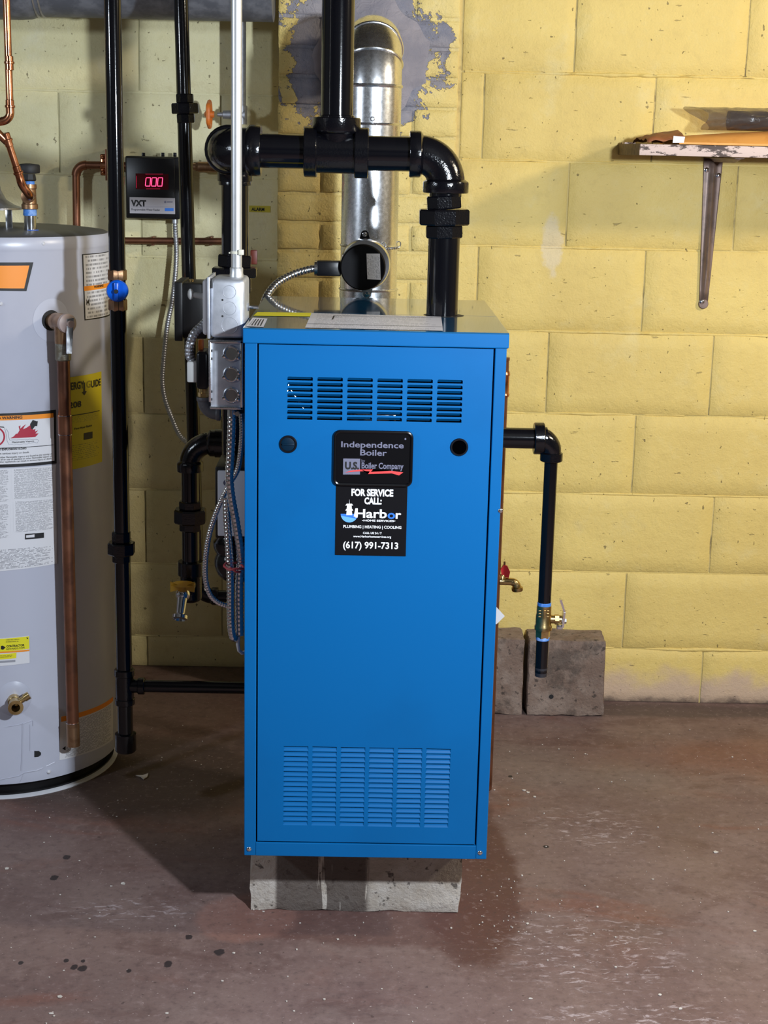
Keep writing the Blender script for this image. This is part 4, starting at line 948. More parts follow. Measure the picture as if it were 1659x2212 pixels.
# vertical pipe hidden mostly by the thin conduit, with an orange hand wheel
vy = 3.875
op = thing('shutoff_pipe', 'grey pipe behind the thin conduit with an orange wheel-handled stop valve', 'valve', at(519, 262, vy))
vX = at(519, 150, vy).x; zv = at(500, 248, vy).z
P = at(500, 248, vy)
pipe(op, (vX, vy, zv-.015), (vX, vy, 2.3), pr(12.5, P), GALVD)
m = MB(); m.lathe((vX+.012, vy, zv), (-1, 0, 0), [(0, pr(15, P)), (pr(30, P), pr(15, P)), (pr(31, P), pr(10, P)), (pr(48, P), pr(9, P)), (pr(49, P), pr(5, P)), (pr(60, P), pr(4.5, P))], 14); m.cyl((vX, vy, zv-.022), (vX, vy, zv+.022), pr(15, P), seg=16); m.build('valve_body', GALVD, op)
wx = at(452, 248, vy).x; m = MB(); ww = pr(25, P)
m.tube([Vector((wx, vy+math.cos(t)*ww*(1+.08*math.cos(5*t)), zv+math.sin(t)*ww*(1+.08*math.cos(5*t)))) for t in [2*math.pi*i/40 for i in range(40)]], pr(5, P), 8, closed=True)
for i in range(5): t = 2*math.pi*i/5; m.cyl((wx, vy, zv), (wx, vy+math.cos(t)*ww, zv+math.sin(t)*ww), pr(4, P), seg=8)
m.lathe((wx+.012, vy, zv), (-1, 0, 0), [(0, pr(7, P)), (.02, pr(8, P)), (.024, pr(3, P))], 12); lab(m.build('hand_wheel', ORANGEPAINT, op), 'orange scalloped hand wheel')

# ------------------------------------------------------------------ water feed control and copper lines on the recessed wall
wy = 3.925
wf = thing('water_feeder', 'black digital meter box with red display on the recessed wall', 'meter', at(330, 475, wy))
x0, x1 = at(271, 400, wy).x, at(388, 400, wy).x; z0, z1 = at(330, 473, wy).z, at(330, 338, wy).z
case = MB().box((x0, wy, z0), (x1, YL-.003, z1), .004).build('case', DARKPL, wf)
MB().box((x0+.003, wy-.004, z0+.003), (at(378, 400, wy).x, wy+.004, z1-.003), .002).build('front_cover', DARKPL, wf)
for px in (310, 352, 378): P = at(px, 335, wy+.03); MB().box(P-Vector((.004, .004, .004)), P+Vector((.004, .004, .006)), .001).build('clip', DARKPL, wf)
wY = wy-.0042
def wr_(a, b, c, d, Y): return [at(a, d, Y), at(b, d, Y), at(b, c, Y), at(a, c, Y)]
MB().box(at(293.5, 408.5, wY)+Vector((0, -.0006, 0)), at(364, 376, wY)+Vector((0, .001, 0))).build('display_window', WINDOW, wf)
m = MB()
for cxd in (320.2, 333, 346.2):
    for (dx0, dy0, dx1, dy1) in ((-4.2, -9, 5.2, -9), (-5.6, 9, 4.0, 9), (-4.8, -8, -5.4, 0), (-5.5, 0, -6.2, 8), (5.0, -8, 4.5, 0), (4.4, 0, 3.8, 8)):
        a, b = at(cxd+dx0, 393+dy0, wY-.0009), at(cxd+dx1, 393+dy1, wY-.0009); d = (b-a).normalized(); nn = Vector((-d.z, 0, d.x))*.0008; m.quad((a-nn, b-nn, b+nn, a+nn))
lab(m.build('digits', LED, wf, fixn=False), 'glowing red digits 000')
m = MB()
for (a, b, c, d) in ((314, 376, 352, 376), (316, 408, 346, 408), (294.5, 380, 295, 406)):
    p, q = at(a, b, wY-.0009), at(c, d, wY-.0009); dd = (q-p).normalized(); nn = Vector((-dd.z, 0, dd.x))*.0003; m.quad((p-nn, q-nn, q+nn, p+nn))
g = G('dim_red_edge'); g.P(Base_Color=(.4, .0, .03, 1), Emission_Color=(1, .02, .1, 1), Emission_Strength=.8); m.build('window_edge', g.m, wf, fixn=False)
lbl = MB().box(at(280.5, 460.5, wY)+Vector((0, -.0006, 0)), at(378, 428, wY)+Vector((0, .001, 0))).build('label_plate', M('silver_label', (.40, .39, .44, 1), .45), wf)
lettering([pxl('VXT', 283, 316, 445, 13.5, .055, wY-.0009), pxl('Programmable Water Feeder', 284, 346, 455, 4.2, .01, wY-.0009)], fmap(wY-.0009), 'lettering', BLACKI, lbl)
MB().quad(wr_(356, 375, 449.5, 456, wY-.0009)).build('emblem', BLUEI, lbl, fixn=False)
m = MB(); m.quad(disc(357, 436.5, 2.6, 0, 330, wY-.0009)); m.quad(wr_(361, 373, 435, 437.5, wY-.0009)); m.quad(wr_(284, 375, 446.8, 447.3, wY-.0009)); m.build('emblem', GREYI, lbl, fixn=False)
# its whip of conduit
flex('flexible_conduit', [Q(378, 476, 3.945), Q(379, 500, 3.945), Q(381, 540, 3.94), Q(379, 590, 3.93), Q(372, 650, 3.93), Q(362, 700, 3.93), Q(355, 760, 3.93), Q(351, 820, 3.93), Q(356, 860, 3.93), Q(370, 900, 3.92), Q(388, 940, 3.90), Q(410, 960, 3.88)], pr(5.6, at(370, 700, 3.93)), .0062, 'thin grey ribbed conduit hanging from the digital meter down the recessed wall', GALVD)
MB().cyl(at(378, 472, 3.945), at(378, 482, 3.945), .008, seg=14).build('connector', GALVD, wf)

fy = 3.955
fd = thing('feed_line', 'brown copper tube bent square beside the digital meter, strapped to the wall', 'pipe', at(165, 490, fy))
r_f = pr(8.4, at(165, 420, fy)); c_ = at(164, 356, fy); fe = .020
MB().cyl(c_+Vector((0, 0, -fe)), at(167, 600, fy), r_f, seg=20).build('pipe', COPPERD, fd)
MB().cyl(c_+Vector((fe, 0, 0)), (x0+.01, fy, c_.z), r_f, seg=20).build('pipe', COPPERD, fd)
MB().tube(fillet(c_, (0, 0, -1), (1, 0, 0), fe*1.3, 10), r_f*1.18, 20).build('elbow', COPPERD, fd)
P = at(222, 356, fy-.012); m = MB(); m.box(P+Vector((-.007, .004, -.026)), P+Vector((.007, .008, .026)), .003); m.lathe((P.x-.007, fy, c_.z), (1, 0, 0), [(0, r_f*1.25), (.014, r_f*1.25)], 20); m.ball(P+Vector((0, .002, .018)), .0055, 10); m.ball(P+Vector((0, .002, -.018)), .0055, 10); m.box(P+Vector((-.004, .008, -.02)), P+Vector((.004, YL-P.y-.006, .02))); m.build('pipe_strap', COPPER, fd)
P = at(232, 356, fy); MB().box((P.x-.0025, fy-.02, P.z-.038), (P.x+.0025, YL-.004, P.z+.038), .001).build('bracket', COPPERD, fd)
m = MB(); zz_ = at(430, 361, wy).z; a, b, c2 = at(389, 361, fy).x, at(433, 361, fy).x, at(475, 363, fy).x
m.cyl((x1-.003, 3.96, zz_), (b, 3.96, zz_), .009, seg=18); m.cyl((b-.006, 3.96, zz_), (c2, 3.96, zz_), .013, seg=20); m.lathe((b-.012, 3.96, zz_), (1, 0, 0), [(0, .012), (.008, .012)], 6); tag(m.build('feed_fitting', BRONZE, None), 'short bronze pipe fitting right of the digital meter, ending behind the black elbow', 'fitting')
hy = 3.955; p0, p1 = at(195, 519, hy), at(505, 521, hy)
cpl = thing('copper_line', 'thin dull copper tube running level along the recessed wall', 'pipe', (p0+p1)/2)
pipe(cpl, p0, p1, pr(7, p1), COPPERD)
for px in (330, 455): P = at(px, 520, hy); MB().box((P.x-.004, P.y, P.z-.012), (P.x+.004, YL-.004, P.z+.010), .001).build('clip', COPPERD, cpl)
# small yellow alarm sticker
P0, P1 = at(538, 458, YL-.006), at(584, 445, YL-.006); m = MB(); m.box(P0+Vector((0, 0, 0)), P1+Vector((0, .002, 0)))
al = tag(m.build('alarm_sticker', M('alarm_yellow', (.62, .52, .04, 1), .5), None), 'small yellow alarm sticker on the recessed wall by the chimney', 'sticker')
lettering([pxl('ALARM', 543, 571, 455.5, 7, .03, YL-.0068)], fmap(YL-.0068), 'lettering', BLACKI, al)
# overhead heating main
my = 3.72; zc2 = at(300, 29, my-.1).z+.095
mn = thing('heating_main', 'fat grey jacketed heating main crossing under the ceiling at top left', 'pipe', (at(250, 20, my).x, my, zc2-.105))
MB().cyl((-1.35, my, zc2), (XCL-.005, my, zc2), .1, seg=40).build('jacket', INS, mn)
q = at(62, 30, my-.1).x; m = MB(); m.lathe((-1.3, my, zc2), (1, 0, 0), [(0, .108), (q+1.3-.04, .108), (q+1.3-.015, .106), (q+1.3, .1005)], 40); m.build('sleeve', INS, mn)
m = MB()
for t in (-.012, .0, .012): m.lathe((q+t, my, zc2), (1, 0, 0), [(0, .1), (.002, .1025), (.005, .1)], 40)
q2 = at(222, 26, my-.1).x; m.lathe((q2, my, zc2), (1, 0, 0), [(0, .1), (.002, .1022), (.010, .1022), (.012, .1)], 40); m.build('band', GALVD, mn)

# ------------------------------------------------------------------ water heater
wh = thing('water_heater', 'tall light grey round water heater covered in labels at the left edge', 'water heater', (TC.x, TC.y, 0))
TZ0, TZ1 = .035, None
def tz(py): return cyl_at(120, py)[1]
TZ1 = cyl_at(120, 512)[1]
ZR = cyl_at(120, 540)[1]
V3 = lambda th, z, r: Vector((TC.x+r*math.sin(th), TC.y-r*math.cos(th), z))
MB().lathe((TC.x, TC.y, TZ0), (0, 0, 1), [(0, TR-.006), (0, TR), (.018, TR+.0004), (.02, TR), (ZR-TZ0-.004, TR), (ZR-TZ0, TR+.0022), (ZR-TZ0+.004, TR+.003), (TZ1-TZ0-.006, TR+.003), (TZ1-TZ0, TR-.001)], 96).build('jacket', TANK, wh, 50)
MB().lathe((TC.x, TC.y, TZ1-.004), (0, 0, 1), [(0, TR-.004), (.004, TR-.002), (.007, TR-.008), (.012, TR-.05), (.016, .01)], 80).build('top_pan', TANKTOP, wh, 50)
MB().lathe((TC.x, TC.y, 0), (0, 0, 1), [(0, TR-.012), (.010, TR-.010), (.010, TR-.022), (TZ0+.004, TR-.022)], 72).build('base_ring', DARKM, wh, 30)
MB().lathe((TC.x, TC.y, 0), (0, 0, 1), [(0, TR-.002), (.0025, TR-.002), (.006, TR-.011)], 72).build('foot_ring', WHITEP, wh, 30)
def decal(name, c, mat, label=None, h=.0007, n=14, uv=True, parent=None):
    """a label bent round the jacket; c = pixel corners bottom-left, bottom-right, top-right, top-left"""
    A = [cyl_at(*p) for p in c]
    def fn(i, j):
        b0 = (A[0][0]+(A[1][0]-A[0][0])*i, A[0][1]+(A[1][1]-A[0][1])*i); b1 = (A[3][0]+(A[2][0]-A[3][0])*i, A[3][1]+(A[2][1]-A[3][1])*i)
        return V3(b0[0]+(b1[0]-b0[0])*j, b0[1]+(b1[1]-b0[1])*j, TR+h)
    m = MB(); m.grid(fn, n, 2, uv); o = m.build(name, mat, parent or wh, fixn=False)
    if label: lab(o, label)
    return o
def hmap(h=.0012): return lambda u, v: V3(u, v, TR+h)
def tx(s, l, r_, base, cap, bold=0, h=.0012):
    a, b = cyl_at(l, base), cyl_at(r_, base); return (s, a[0], b[0], (a[1]+b[1])/2, pr(cap, V3(a[0], a[1], TR))*1.04, bold)
def bent(m, pts, h):
    # cut the outline into small triangles laid flat, then bend them round the jacket
    b = bmesh.new(); q = [cyl_at(*p) for p in pts]
    f = b.faces.new([b.verts.new((a*TR, z, 0)) for a, z in q]); bmesh.ops.triangulate(b, faces=[f])
    for _ in range(4):
        es = [e for e in b.edges if e.calc_length() > .006]
        if not es: break
        bmesh.ops.subdivide_edges(b, edges=es, cuts=1); bmesh.ops.triangulate(b, faces=b.faces[:])
    mp = {v: m.b.verts.new(V3(v.co.x/TR, v.co.y, TR+h)) for v in b.verts}
    for f in b.faces: m.b.faces.new([mp[v] for v in f.verts])
    b.free()
def polyd(name, pts, mat, parent, h=.0012):
    m = MB(); bent(m, pts, h); return m.build(name, mat, parent, fixn=False)
d1 = decal('orange_label', ((-60, 626), (57, 629), (72, 566.5), (-60, 566)), BLACKI, 'black-bordered slanted orange label')
decal('orange_field', ((-60, 621), (52, 623), (63, 573.5), (-60, 573)), ORANGEI, None, .001, parent=d1)
d2 = decal('instruction_label', ((182.5, 692), (237, 681), (236, 541), (177, 549)), BLACKI, 'white instruction label with orange warning bar')
decal('paper', ((184, 689.5), (235.5, 678.5), (234.7, 543.5), (179, 551)), PRINT, None, .0011, parent=d2)
decal('warning_bar', ((180.7, 628.5), (235.5, 618.5), (235.5, 609.5), (180.3, 618.5)), ORANGEI, None, .0014, parent=d2)
lettering([tx('WARNING', 201.5, 222, 620.5, 5.2, .03)], hmap(.0018), 'lettering', BLACKI, d2)
polyd('figure', [(184, 643), (187, 651), (189, 650), (192, 642), (191.3, 652), (192.5, 659), (189.5, 655), (187.5, 655), (185, 660), (186, 652)], BLACKI, d2, .0018)
d3 = decal('energy_label', ((132, 1018), (220, 997), (218.5, 802), (130, 817)), GUIDEY, 'yellow energy label')
decal('small_print', ((150, 998), (215, 983), (215, 948), (149, 962)), PRINTY, None, .001, parent=d3)
decal('small_print', ((148, 916), (212, 904), (212, 890), (148, 901)), PRINTY, None, .001, parent=d3)
lettering([tx('ENERGY', 136, 181, 841, 16, .03), tx('UIDE', 196, 216.5, 834.5, 15, .03), tx('208', 148, 175, 880, 13, .03), tx('First Hour Rating', 160, 198, 924.5, 4.6, .02)], hmap(), 'lettering', BLACKI, d3)
lettering([tx('G', 186, 195, 837, 15, .03)], hmap(), 'lettering', M('olive_ink', (.30, .24, .01, 1), .5), d3)
polyd('arrow', [(179.5, 826), (183, 826), (183, 845), (186.5, 845), (181.5, 854), (176, 846.5), (179.7, 846)], BLACKI, d3)
polyd('rule', [(150, 899), (214, 887.5), (214, 886), (150, 897)], BLACKI, d3); polyd('stamp', [(180.5, 950), (199, 946.5), (199, 932), (180.5, 935.5)], BLACKI, d3)
d4 = decal('hazard_label', ((-60, 1010), (122, 1001), (120.5, 885), (-60, 894)), BLACKI, 'black-framed flammable vapours warning label')
decal('paper', ((-60, 1003.5), (117.2, 995), (115.5, 900), (-60, 908)), WHITEL, None, .0011, parent=d4)
decal('warning_bar', ((-60, 908), (115, 901.8), (114.5, 892.2), (-60, 898)), ORANGEI, None, .0013, parent=d4)
lettering([tx('WARNING', 4, 48, 904.6, 6.2, .03), tx('HAZARD', 38, 57, 970.5, 4, .03), tx('AND EXPLOSION', -12, 36.5, 972, 4, .03), tx('sult in serious injury or death', -12, 62, 980, 4, .0), tx('Flammable Vapors', 26, 73, 955.3, 3.6, .01),
           tx('or other flammable vapors are found in the vicinity of', -8, 112, 985.6, 3.7), tx('age of or use of gasoline or other flammable vapors or', -8, 111.5, 990.5, 3.7), tx('s, other appliances can result in serious injury or death', -8, 110.5, 995.5, 3.6)], hmap(.0017), 'lettering', BLACKI, d4)
polyd('triangle', [(-3, 904.7), (2, 904.4), (-.5, 899.2)], BLACKI, d4, .0017)
fz = [(22, 946.5), (30, 942), (34, 937), (38, 936), (42, 929), (40, 921), (44, 918.5), (43, 926), (50, 920), (56, 916), (51, 923), (50, 927), (58, 923), (65, 918), (66, 924), (72, 928), (76, 926), (75, 932), (82, 929), (76, 936), (83, 936), (76, 943.5)]
polyd('flames', fz, DREDI, d4, .0016)
m = MB()
for q in ([(64.5, 916), (66.5, 926), (70, 927), (75, 920), (79.5, 920), (81, 909), (79, 910), (78, 917), (71, 916.5), (67.5, 914), (72.5, 907.5), (70.5, 906.5)],):
    bent(m, q, .002)
vs = [m.b.verts.new(V3(*cyl_at(74.5+2.8*math.cos(t), 913+2.8*math.sin(t)), TR+.002)) for t in [2*math.pi*i/12 for i in range(12)]]; m.b.faces.new(vs)
m.build('figure', BLACKI, d4, fixn=False)
m = MB()
ring_ = lambda R: [V3(*cyl_at(-12+R*math.cos(t), 943+R*.95*math.sin(t)), TR+.0016) for t in [math.pi*2*i/28 for i in range(29)]]
a, b = ring_(19.5), ring_(23)
for i in range(28): m.quad((a[i], a[i+1], b[i+1], b[i]))
m.build('ban_ring', DREDI, d4, fixn=False)
polyd('hose', [(-10, 920), (8, 921.5), (9.3, 923.5), (-10, 922)], BLACKI, d4, .0016); polyd('rule', [(-30, 969), (114.5, 961.2), (114.5, 960), (-30, 967.3)], BLACKI, d4, .0016)
m = MB()
wv = lambda pts: m.tube([V3(*cyl_at(*p), TR+.0012) for p in pts], .00035, 4)
wv([(9.5, 924), (12, 932), (14, 942), (15, 952), (19, 960), (24, 959), (30, 961), (36, 959), (42, 960.5), (50, 958.5), (58, 959), (66, 957), (74, 955), (80, 957), (83, 951), (78, 948), (72, 949), (64, 948), (55, 949.5), (45, 949), (36, 950.5), (28, 950), (21, 951), (18, 942), (17, 932), (13, 926)])
m.build('vapour_outline', GREYI, d4)
d5 = decal('notice_label', ((-60, 1236), (122.5, 1217), (120.5, 1003.5), (-60, 1012.5)), WHITEL, 'long white notice label of small print')
for c in (((26, 1078), (119.5, 1071), (118.5, 1008), (25, 1013)), ((-60, 1086), (22, 1082), (22, 1014), (-60, 1018)), ((29, 1150), (119.5, 1141), (119.5, 1077), (28, 1083)), ((-60, 1170), (22, 1160), (22, 1088), (-60, 1093)), ((-60, 1232), (121.5, 1214.5), (121.5, 1174), (-60, 1188))):
    decal('small_print', c, PRINTL if c[0][1]-c[3][1] > 60 else PRINT, None, .001, parent=d5)
polyd('badge', [(53.5, 1165), (94.5, 1161.5), (94.5, 1150), (54, 1153)], BLACKI, d5, .0014)
decal('badge_mark', ((56, 1161.5), (74, 1160), (74, 1154), (56, 1156)), WHITEL, None, .0018, 4, parent=d5)
d6 = decal('reward_label', ((-60, 1441), (64, 1431.5), (62.5, 1373), (-60, 1380)), WHITEL, 'yellow and white contractor label')
decal('yellow_field', ((-60, 1411), (63.3, 1401), (62.3, 1374), (-60, 1381)), YELLOWI, None, .001, parent=d6); decal('yellow_field', ((-60, 1426), (35, 1421.5), (35.5, 1409.5), (-60, 1416)), YELLOWI, None, .001, parent=d6)
polyd('rule', [(-40, 1411), (63.3, 1406), (63.3, 1402.5), (-40, 1408)], ORANGEI, d6, .0012)
lettering([tx('CONTRACTOR', 14, 52.5, 1396.5, 4.8, .03), tx('REWARDS.COM', 14, 52.5, 1402, 3.8, .0)], hmap(.0015), 'lettering', BLACKI, d6)
LINES = fine_print('small_lines', (.80, .72, .02, 1), (.05, .05, .01, 1), 2, 14, .5, .42)
for c in (((11, 1388.5), (43, 1386.5), (43, 1378.5), (11, 1380)), ((-5, 1421), (28, 1419), (28, 1413), (-5, 1415))): decal('small_print', c, LINES, None, .0013, 6, parent=d6)
polyd('emblem', [(2, 1395), (6, 1394), (12, 1398), (7, 1403), (2, 1402)], BLACKI, d6, .0015); polyd('emblem', [(57, 1376), (61, 1378), (58, 1380.5)], BLACKI, d6, .0015)
decal('bar_code', ((-20, 1432), (33, 1429.5), (33, 1425), (-20, 1428)), M('grey_bars', (.32, .32, .36, 1), .5), None, .0012, parent=d6)
d7 = decal('fill_label', ((128, 1642), (243.5, 1597), (243.5, 1504), (130, 1547.5)), WHITEL, 'white safety label low on the right of the tank')
decal('small_print', ((132, 1638), (242, 1594), (242, 1517), (146, 1560)), PRINTL, None, .001, parent=d7)
decal('orange_bar', ((131.5, 1559), (243.5, 1514), (243.5, 1504.5), (131.5, 1548)), ORANGEI, None, .0011, parent=d7)
polyd('marker', [(134, 1617), (141, 1620.5), (141, 1611)], BLACKI, d7, .0014)
# embossed discs, access door creases, hole, dimples
def emboss(name, px, py, rpx, h, mat=TANK, squash=1.06):
    th, z = cyl_at(px, py); R = pr(rpx, V3(th, z, TR)); m = MB()
    def fn(i, j):
        a = i*2*math.pi; rr = R*(1-j); hh = h*min(1, j*3.5)
        return V3(th+rr*math.cos(a)/TR, z+rr*squash*math.sin(a), TR+.0004+hh)
    m.grid(fn, 40, 6); return m.build(name, mat, wh, 70, fixn=False)
emboss('raised_disc', 112, 692, 44, .0007); emboss('raised_disc', 30, 1509, 37, .004)
m = MB()
def crease(pts, r=.0011, h=.0004): m.tube([V3(*cyl_at(*p), TR+h) for p in pts], r, 6)
crease([(48.5, 1562), (47.5, 1600), (46, 1650), (45, 1664)]); crease([(-40, 1574), (20, 1569), (48, 1564), (70, 1556), (70.5, 1568)], .0008)
crease([(64, 1565), (64, 1622), (72, 1622)], .0006)
crease([(-60, 1693), (-20, 1688), (0, 1684), (25, 1679), (40, 1676), (52, 1669), (68, 1666), (80, 1664), (92, 1659)], .0011); crease([(50, 1671), (45, 1684), (42, 1690)], .0006); crease([(100, 1655), (118, 1646)], .0006)
lab(m.build('door_crease', TANK, wh), 'folded creases of the access door')
polyd('slot', [(74, 1622), (84, 1622), (88.5, 1626), (88, 1631), (83, 1634.5), (74, 1635.5)], RUBBER, wh, .0006)
for px, py in ((105, 1667), (92, 526), (1, 656)):
    th, z = cyl_at(px, py); d_ = V3(th, 0, 1)-V3(th, 0, 0); MB().lathe(V3(th, z, TR), d_, [(0, .0045), (.003, .0042), (.005, .002)], 12).build('screw', WHITEP, wh)
# drain cock
th, z = cyl_at(30, 1511); nrm = (V3(th, 0, 1)-V3(th, 0, 0)); b0 = V3(th, z, TR)
m = MB(); m.lathe(b0, nrm, [(0, .014), (.02, .014), (.021, .0125), (.045, .0125), (.046, .016), (.052, .016), (.0525, .009), (.046, .007)], 24, cap=False)
side = Vector((nrm.y*-1, nrm.x, 0)); up_ = Vector((0, 0, 1)); c = b0+nrm*.03; m.cyl(c, c+side*.024+up_*.014, .007, .006, 14); m.cyl(c+side*.020+up_*.012, c+side*.030+up_*.018, .0085, seg=10)
dcock = m.build('drain_cock', BRASS, wh); lab(dcock, 'small brass drain cock')
# relief valve and its discharge tube
th, z = cyl_at(110, 692); nrm = (V3(th, 0, 1)-V3(th, 0, 0)); b0 = V3(th, z, TR)
m = MB(); m.lathe(b0, nrm, [(-.01, .021), (.0012, .021), (.0012, .015)], 28); m.build('sleeve', RUBBER, wh)
m = MB(); m.lathe(b0, nrm, [(0, .013), (.018, .013), (.019, .0175), (.034, .0175), (.035, .018), (.062, .018)], 24)
c = b0+nrm*.046; m.cyl(c+Vector((0, 0, -.042)), c, .0165, seg=20)
rv = m.build('relief_valve', BRONZE, wh)
m = MB(); e = b0+nrm*.062; m.lathe(e, nrm, [(-.002, .0195), (.006, .0195), (.0085, .014), (.012, .007), (.020, .007)], 24); lab(m.build('bonnet', M('pale_pink_cap', (.52, .40, .36, 1), .4), rv), 'pale pinkish valve bonnet')
lv = e+nrm*.014; m = MB(); dn = Vector((-.002, -.014, -.058)); sd = side.normalized()
m.prism([lv+sd*-.006+up_*.010, lv+sd*.008+up_*.012, lv+sd*.007+dn, lv+sd*-.003+dn], nrm*-.0022); m.prism([lv+sd*.006+up_*.012, lv+sd*.008+up_*.012, lv+sd*.007+dn, lv+sd*.005+dn], nrm*-.010); m.build('test_lever', CHROME, rv)
c2 = c+Vector((0, 0, -.042)); rt_ = pr(15.0, c2)
zend = at(150, 1610, c2.y).z
m = MB(); m.cyl(c2+Vector((0, 0, -.035)), c2+Vector((0, 0, .002)), rt_*1.14, seg=22, bev=.002); lab(m.build('adapter', M('soldered_adapter', (.20, .17, .12, 1), .5, .7, col2=(.30, .30, .26, 1), vs=50, bump=.5, bs=120), wh), 'soldered adapter stained grey-green')
m = MB(); m.cyl((c2.x, c2.y, zend+.03), c2+Vector((0, 0, -.03)), rt_*.93, seg=24); m.build('discharge_tube', COPPERD, wh)
zk0, zk1 = at(140, 938, c2.y).z, at(140, 897, c2.y).z
m = MB(); m.lathe((c2.x, c2.y, zk0), (0, 0, 1), [(0, rt_*.95), (.001, rt_*1.03), (zk1-zk0-.001, rt_*1.03), (zk1-zk0, rt_*.95)], 24); m.build('coupling', COPPERD, wh)
m = MB(); m.lathe((c2.x, c2.y, zend), (0, 0, 1), [(0, rt_*.9), (0, rt_), (.052, rt_), (.053, rt_*.94)], 24); m.build('end_adapter', BRONZE, wh)
for zz3 in (zk0, zk1, zend+.053): MB().lathe((c2.x, c2.y, zz3-.001), (0, 0, 1), [(0, rt_*.9), (.0004, rt_*1.04), (.0016, rt_*1.04), (.002, rt_*.9)], 24).build('solder_ring', CHROME, wh)
# nipple and flange on the top, draught hood
ny = 3.24; nX = at(65, 470, ny).x; nz = lambda py: at(65, py, ny).z; nr = pr(13.5, at(65, 470, ny))
topz = TZ1+.004
m = MB(); m.lathe((nX+.003, ny, topz), (0, 0, 1), [(-.003, nr*2.0), (.001, nr*1.98), (.0025, nr*1.8), (.003, nr*1.1), (.006, nr*1.05)], 30); lab(m.build('flange', BLUEPL, wh), 'bright blue plastic flange')
m = MB(); m.lathe((nX, ny, topz), (0, 0, 1), [(0, nr*.95), (nz(465)-topz, nr)], 24); m.build('nipple', CHROME, wh)
m = MB(); hx_ = at(-38, 470, 3.32).x
hz = lambda py: at(0, py, 3.25).z
m.lathe((hx_, 3.34, hz(456)), (0, 0, 1), [(0, pr(82, (hx_, 3.25, 1.2))), (.004, pr(82, (hx_, 3.25, 1.2))), (.009, pr(66, (hx_, 3.25, 1.2))), (.02, pr(48, (hx_, 3.25, 1.2))), (.040, pr(37, (hx_, 3.25, 1.2))), (.06, pr(34, (hx_, 3.25, 1.2)))], 40); m.build('draught_hood', GALVD, wh)
for px in (19, -40): P = at(px, 457, 3.28); MB().box((P.x-.007, P.y-.002, TZ1+.004), (P.x+.007, P.y+.002, P.z+.004), .0008).build('hood_leg', CHROME, wh)

# copper supply with vacuum breaker above the heater
cs = thing('copper_supply', 'bright copper supply pipe jogging down to the bronze tee on the water heater', 'pipe', (nX, ny, nz(465)))
py_ = 3.14
r_c = pr(7.9, at(18, 120, py_))
K = lambda px, py, Y=py_: at(px, py, Y)
c0, c1 = K(22.5, 262), K(3, 264)
c1 = Vector((c1.x, c1.y, c0.z)); c2_ = K(54, 418, 3.17)
pipe(cs, (c0.x, py_, c0.z+.02), (K(18, 130).x, py_, 2.3), r_c, COPPER, 'riser', 20)
m = MB(); m.tube(fillet(c0, (0, 0, 1), (-1, 0, 0), .017, 8), r_c*1.14, 18); m.build('elbow', COPPER, cs)
dd = (c2_-c1).normalized(); dn = (K(12, 290)-c1).normalized()
m = MB(); m.tube(spline([c1+Vector((.004, 0, 0)), c1+Vector((-.010, 0, -.004)), c1+Vector((-.012, .001, -.018)), c1+dd*.042+Vector((-.002, 0, 0))], 6), r_c*1.14, 18); m.build('elbow', COPPER, cs)
a, b = c1+dd*.030, c2_-dd*.030
pipe(cs, a, b, r_c, COPPER, 'offset_pipe', 20)
for P, d in ((c0+Vector((0, 0, .026)), Vector((0, 0, 1))), (K(20, 138), Vector((0, 0, 1))), (c1+dd*.036, dd), (c2_-dd*.045, dd)):
    MB().lathe(P-d*.012, d, [(0, r_c*1.02), (.001, r_c*1.16), (.0115, r_c*1.16), (.0125, r_c*1.42), (.016, r_c*1.42), (.017, r_c*1.16), (.026, r_c*1.16), (.027, r_c*1.02)], 20).build('press_coupling', COPPER, cs)
m = MB(); m.tube(spline([b-dd*.004, b+dd*.012, c2_+Vector((.006, .012, -.004)), Vector((nX, ny-.012, nz(424)))], 6), r_c*1.18, 18); m.build('elbow', COPPER, cs)
m = MB(); z4, z5 = nz(452), nz(398)
m.lathe((nX, ny, z4), (0, 0, 1), [(0, nr*1.15), (.001, nr*1.3), (.010, nr*1.3), (.012, nr*1.12), (.022, nr*1.08), ((z5-z4)-.010, nr*1.05), ((z5-z4)-.008, nr*1.18), ((z5-z4), nr*1.15)], 24)
m.lathe((nX+.002, ny, nz(424)), (0, -1, 0), [(0, nr*.9), (.021, nr*.9), (.022, nr*1.02), (.030, nr*1.02), (.031, nr*.7)], 24); m.build('tee', BRONZE, cs)
lab(MB().lathe((nX, ny, nz(466)), (0, 0, 1), [(0, nr*1.0), (.002, nr*1.08), (nz(452)-nz(466), nr*1.04)], 20).build('thread_sealant', TAPE, cs), 'blue thread sealant')
m = MB(); m.lathe((nX+.002, ny, nz(399)), (0, 0, 1), [(0, nr*.72), (nz(389)-nz(399), nr*.72)], 16); lab(m.build('thread_sealant', TAPE, cs), 'blue thread sealant')
m = MB(); zt_ = nz(391); m.lathe((nX+.001, ny, zt_), (0, 0, 1), [(0, nr*.95), (.003, nr*1.1), (nz(376)-zt_, nr*.95)], 8); m.lathe((nX-.001, ny, nz(375)), (0, 0, 1), [(0, nr*1.0), (.001, nr*1.75), (.004, nr*1.85), (nz(358)-nz(375), nr*1.85), (nz(355)-nz(375), nr*1.7), (nz(355)-nz(375)+.002, nr*.3)], 28)
vbk = m.build('vacuum_breaker', RUBBER, cs); lab(vbk, 'black round vacuum breaker cap')

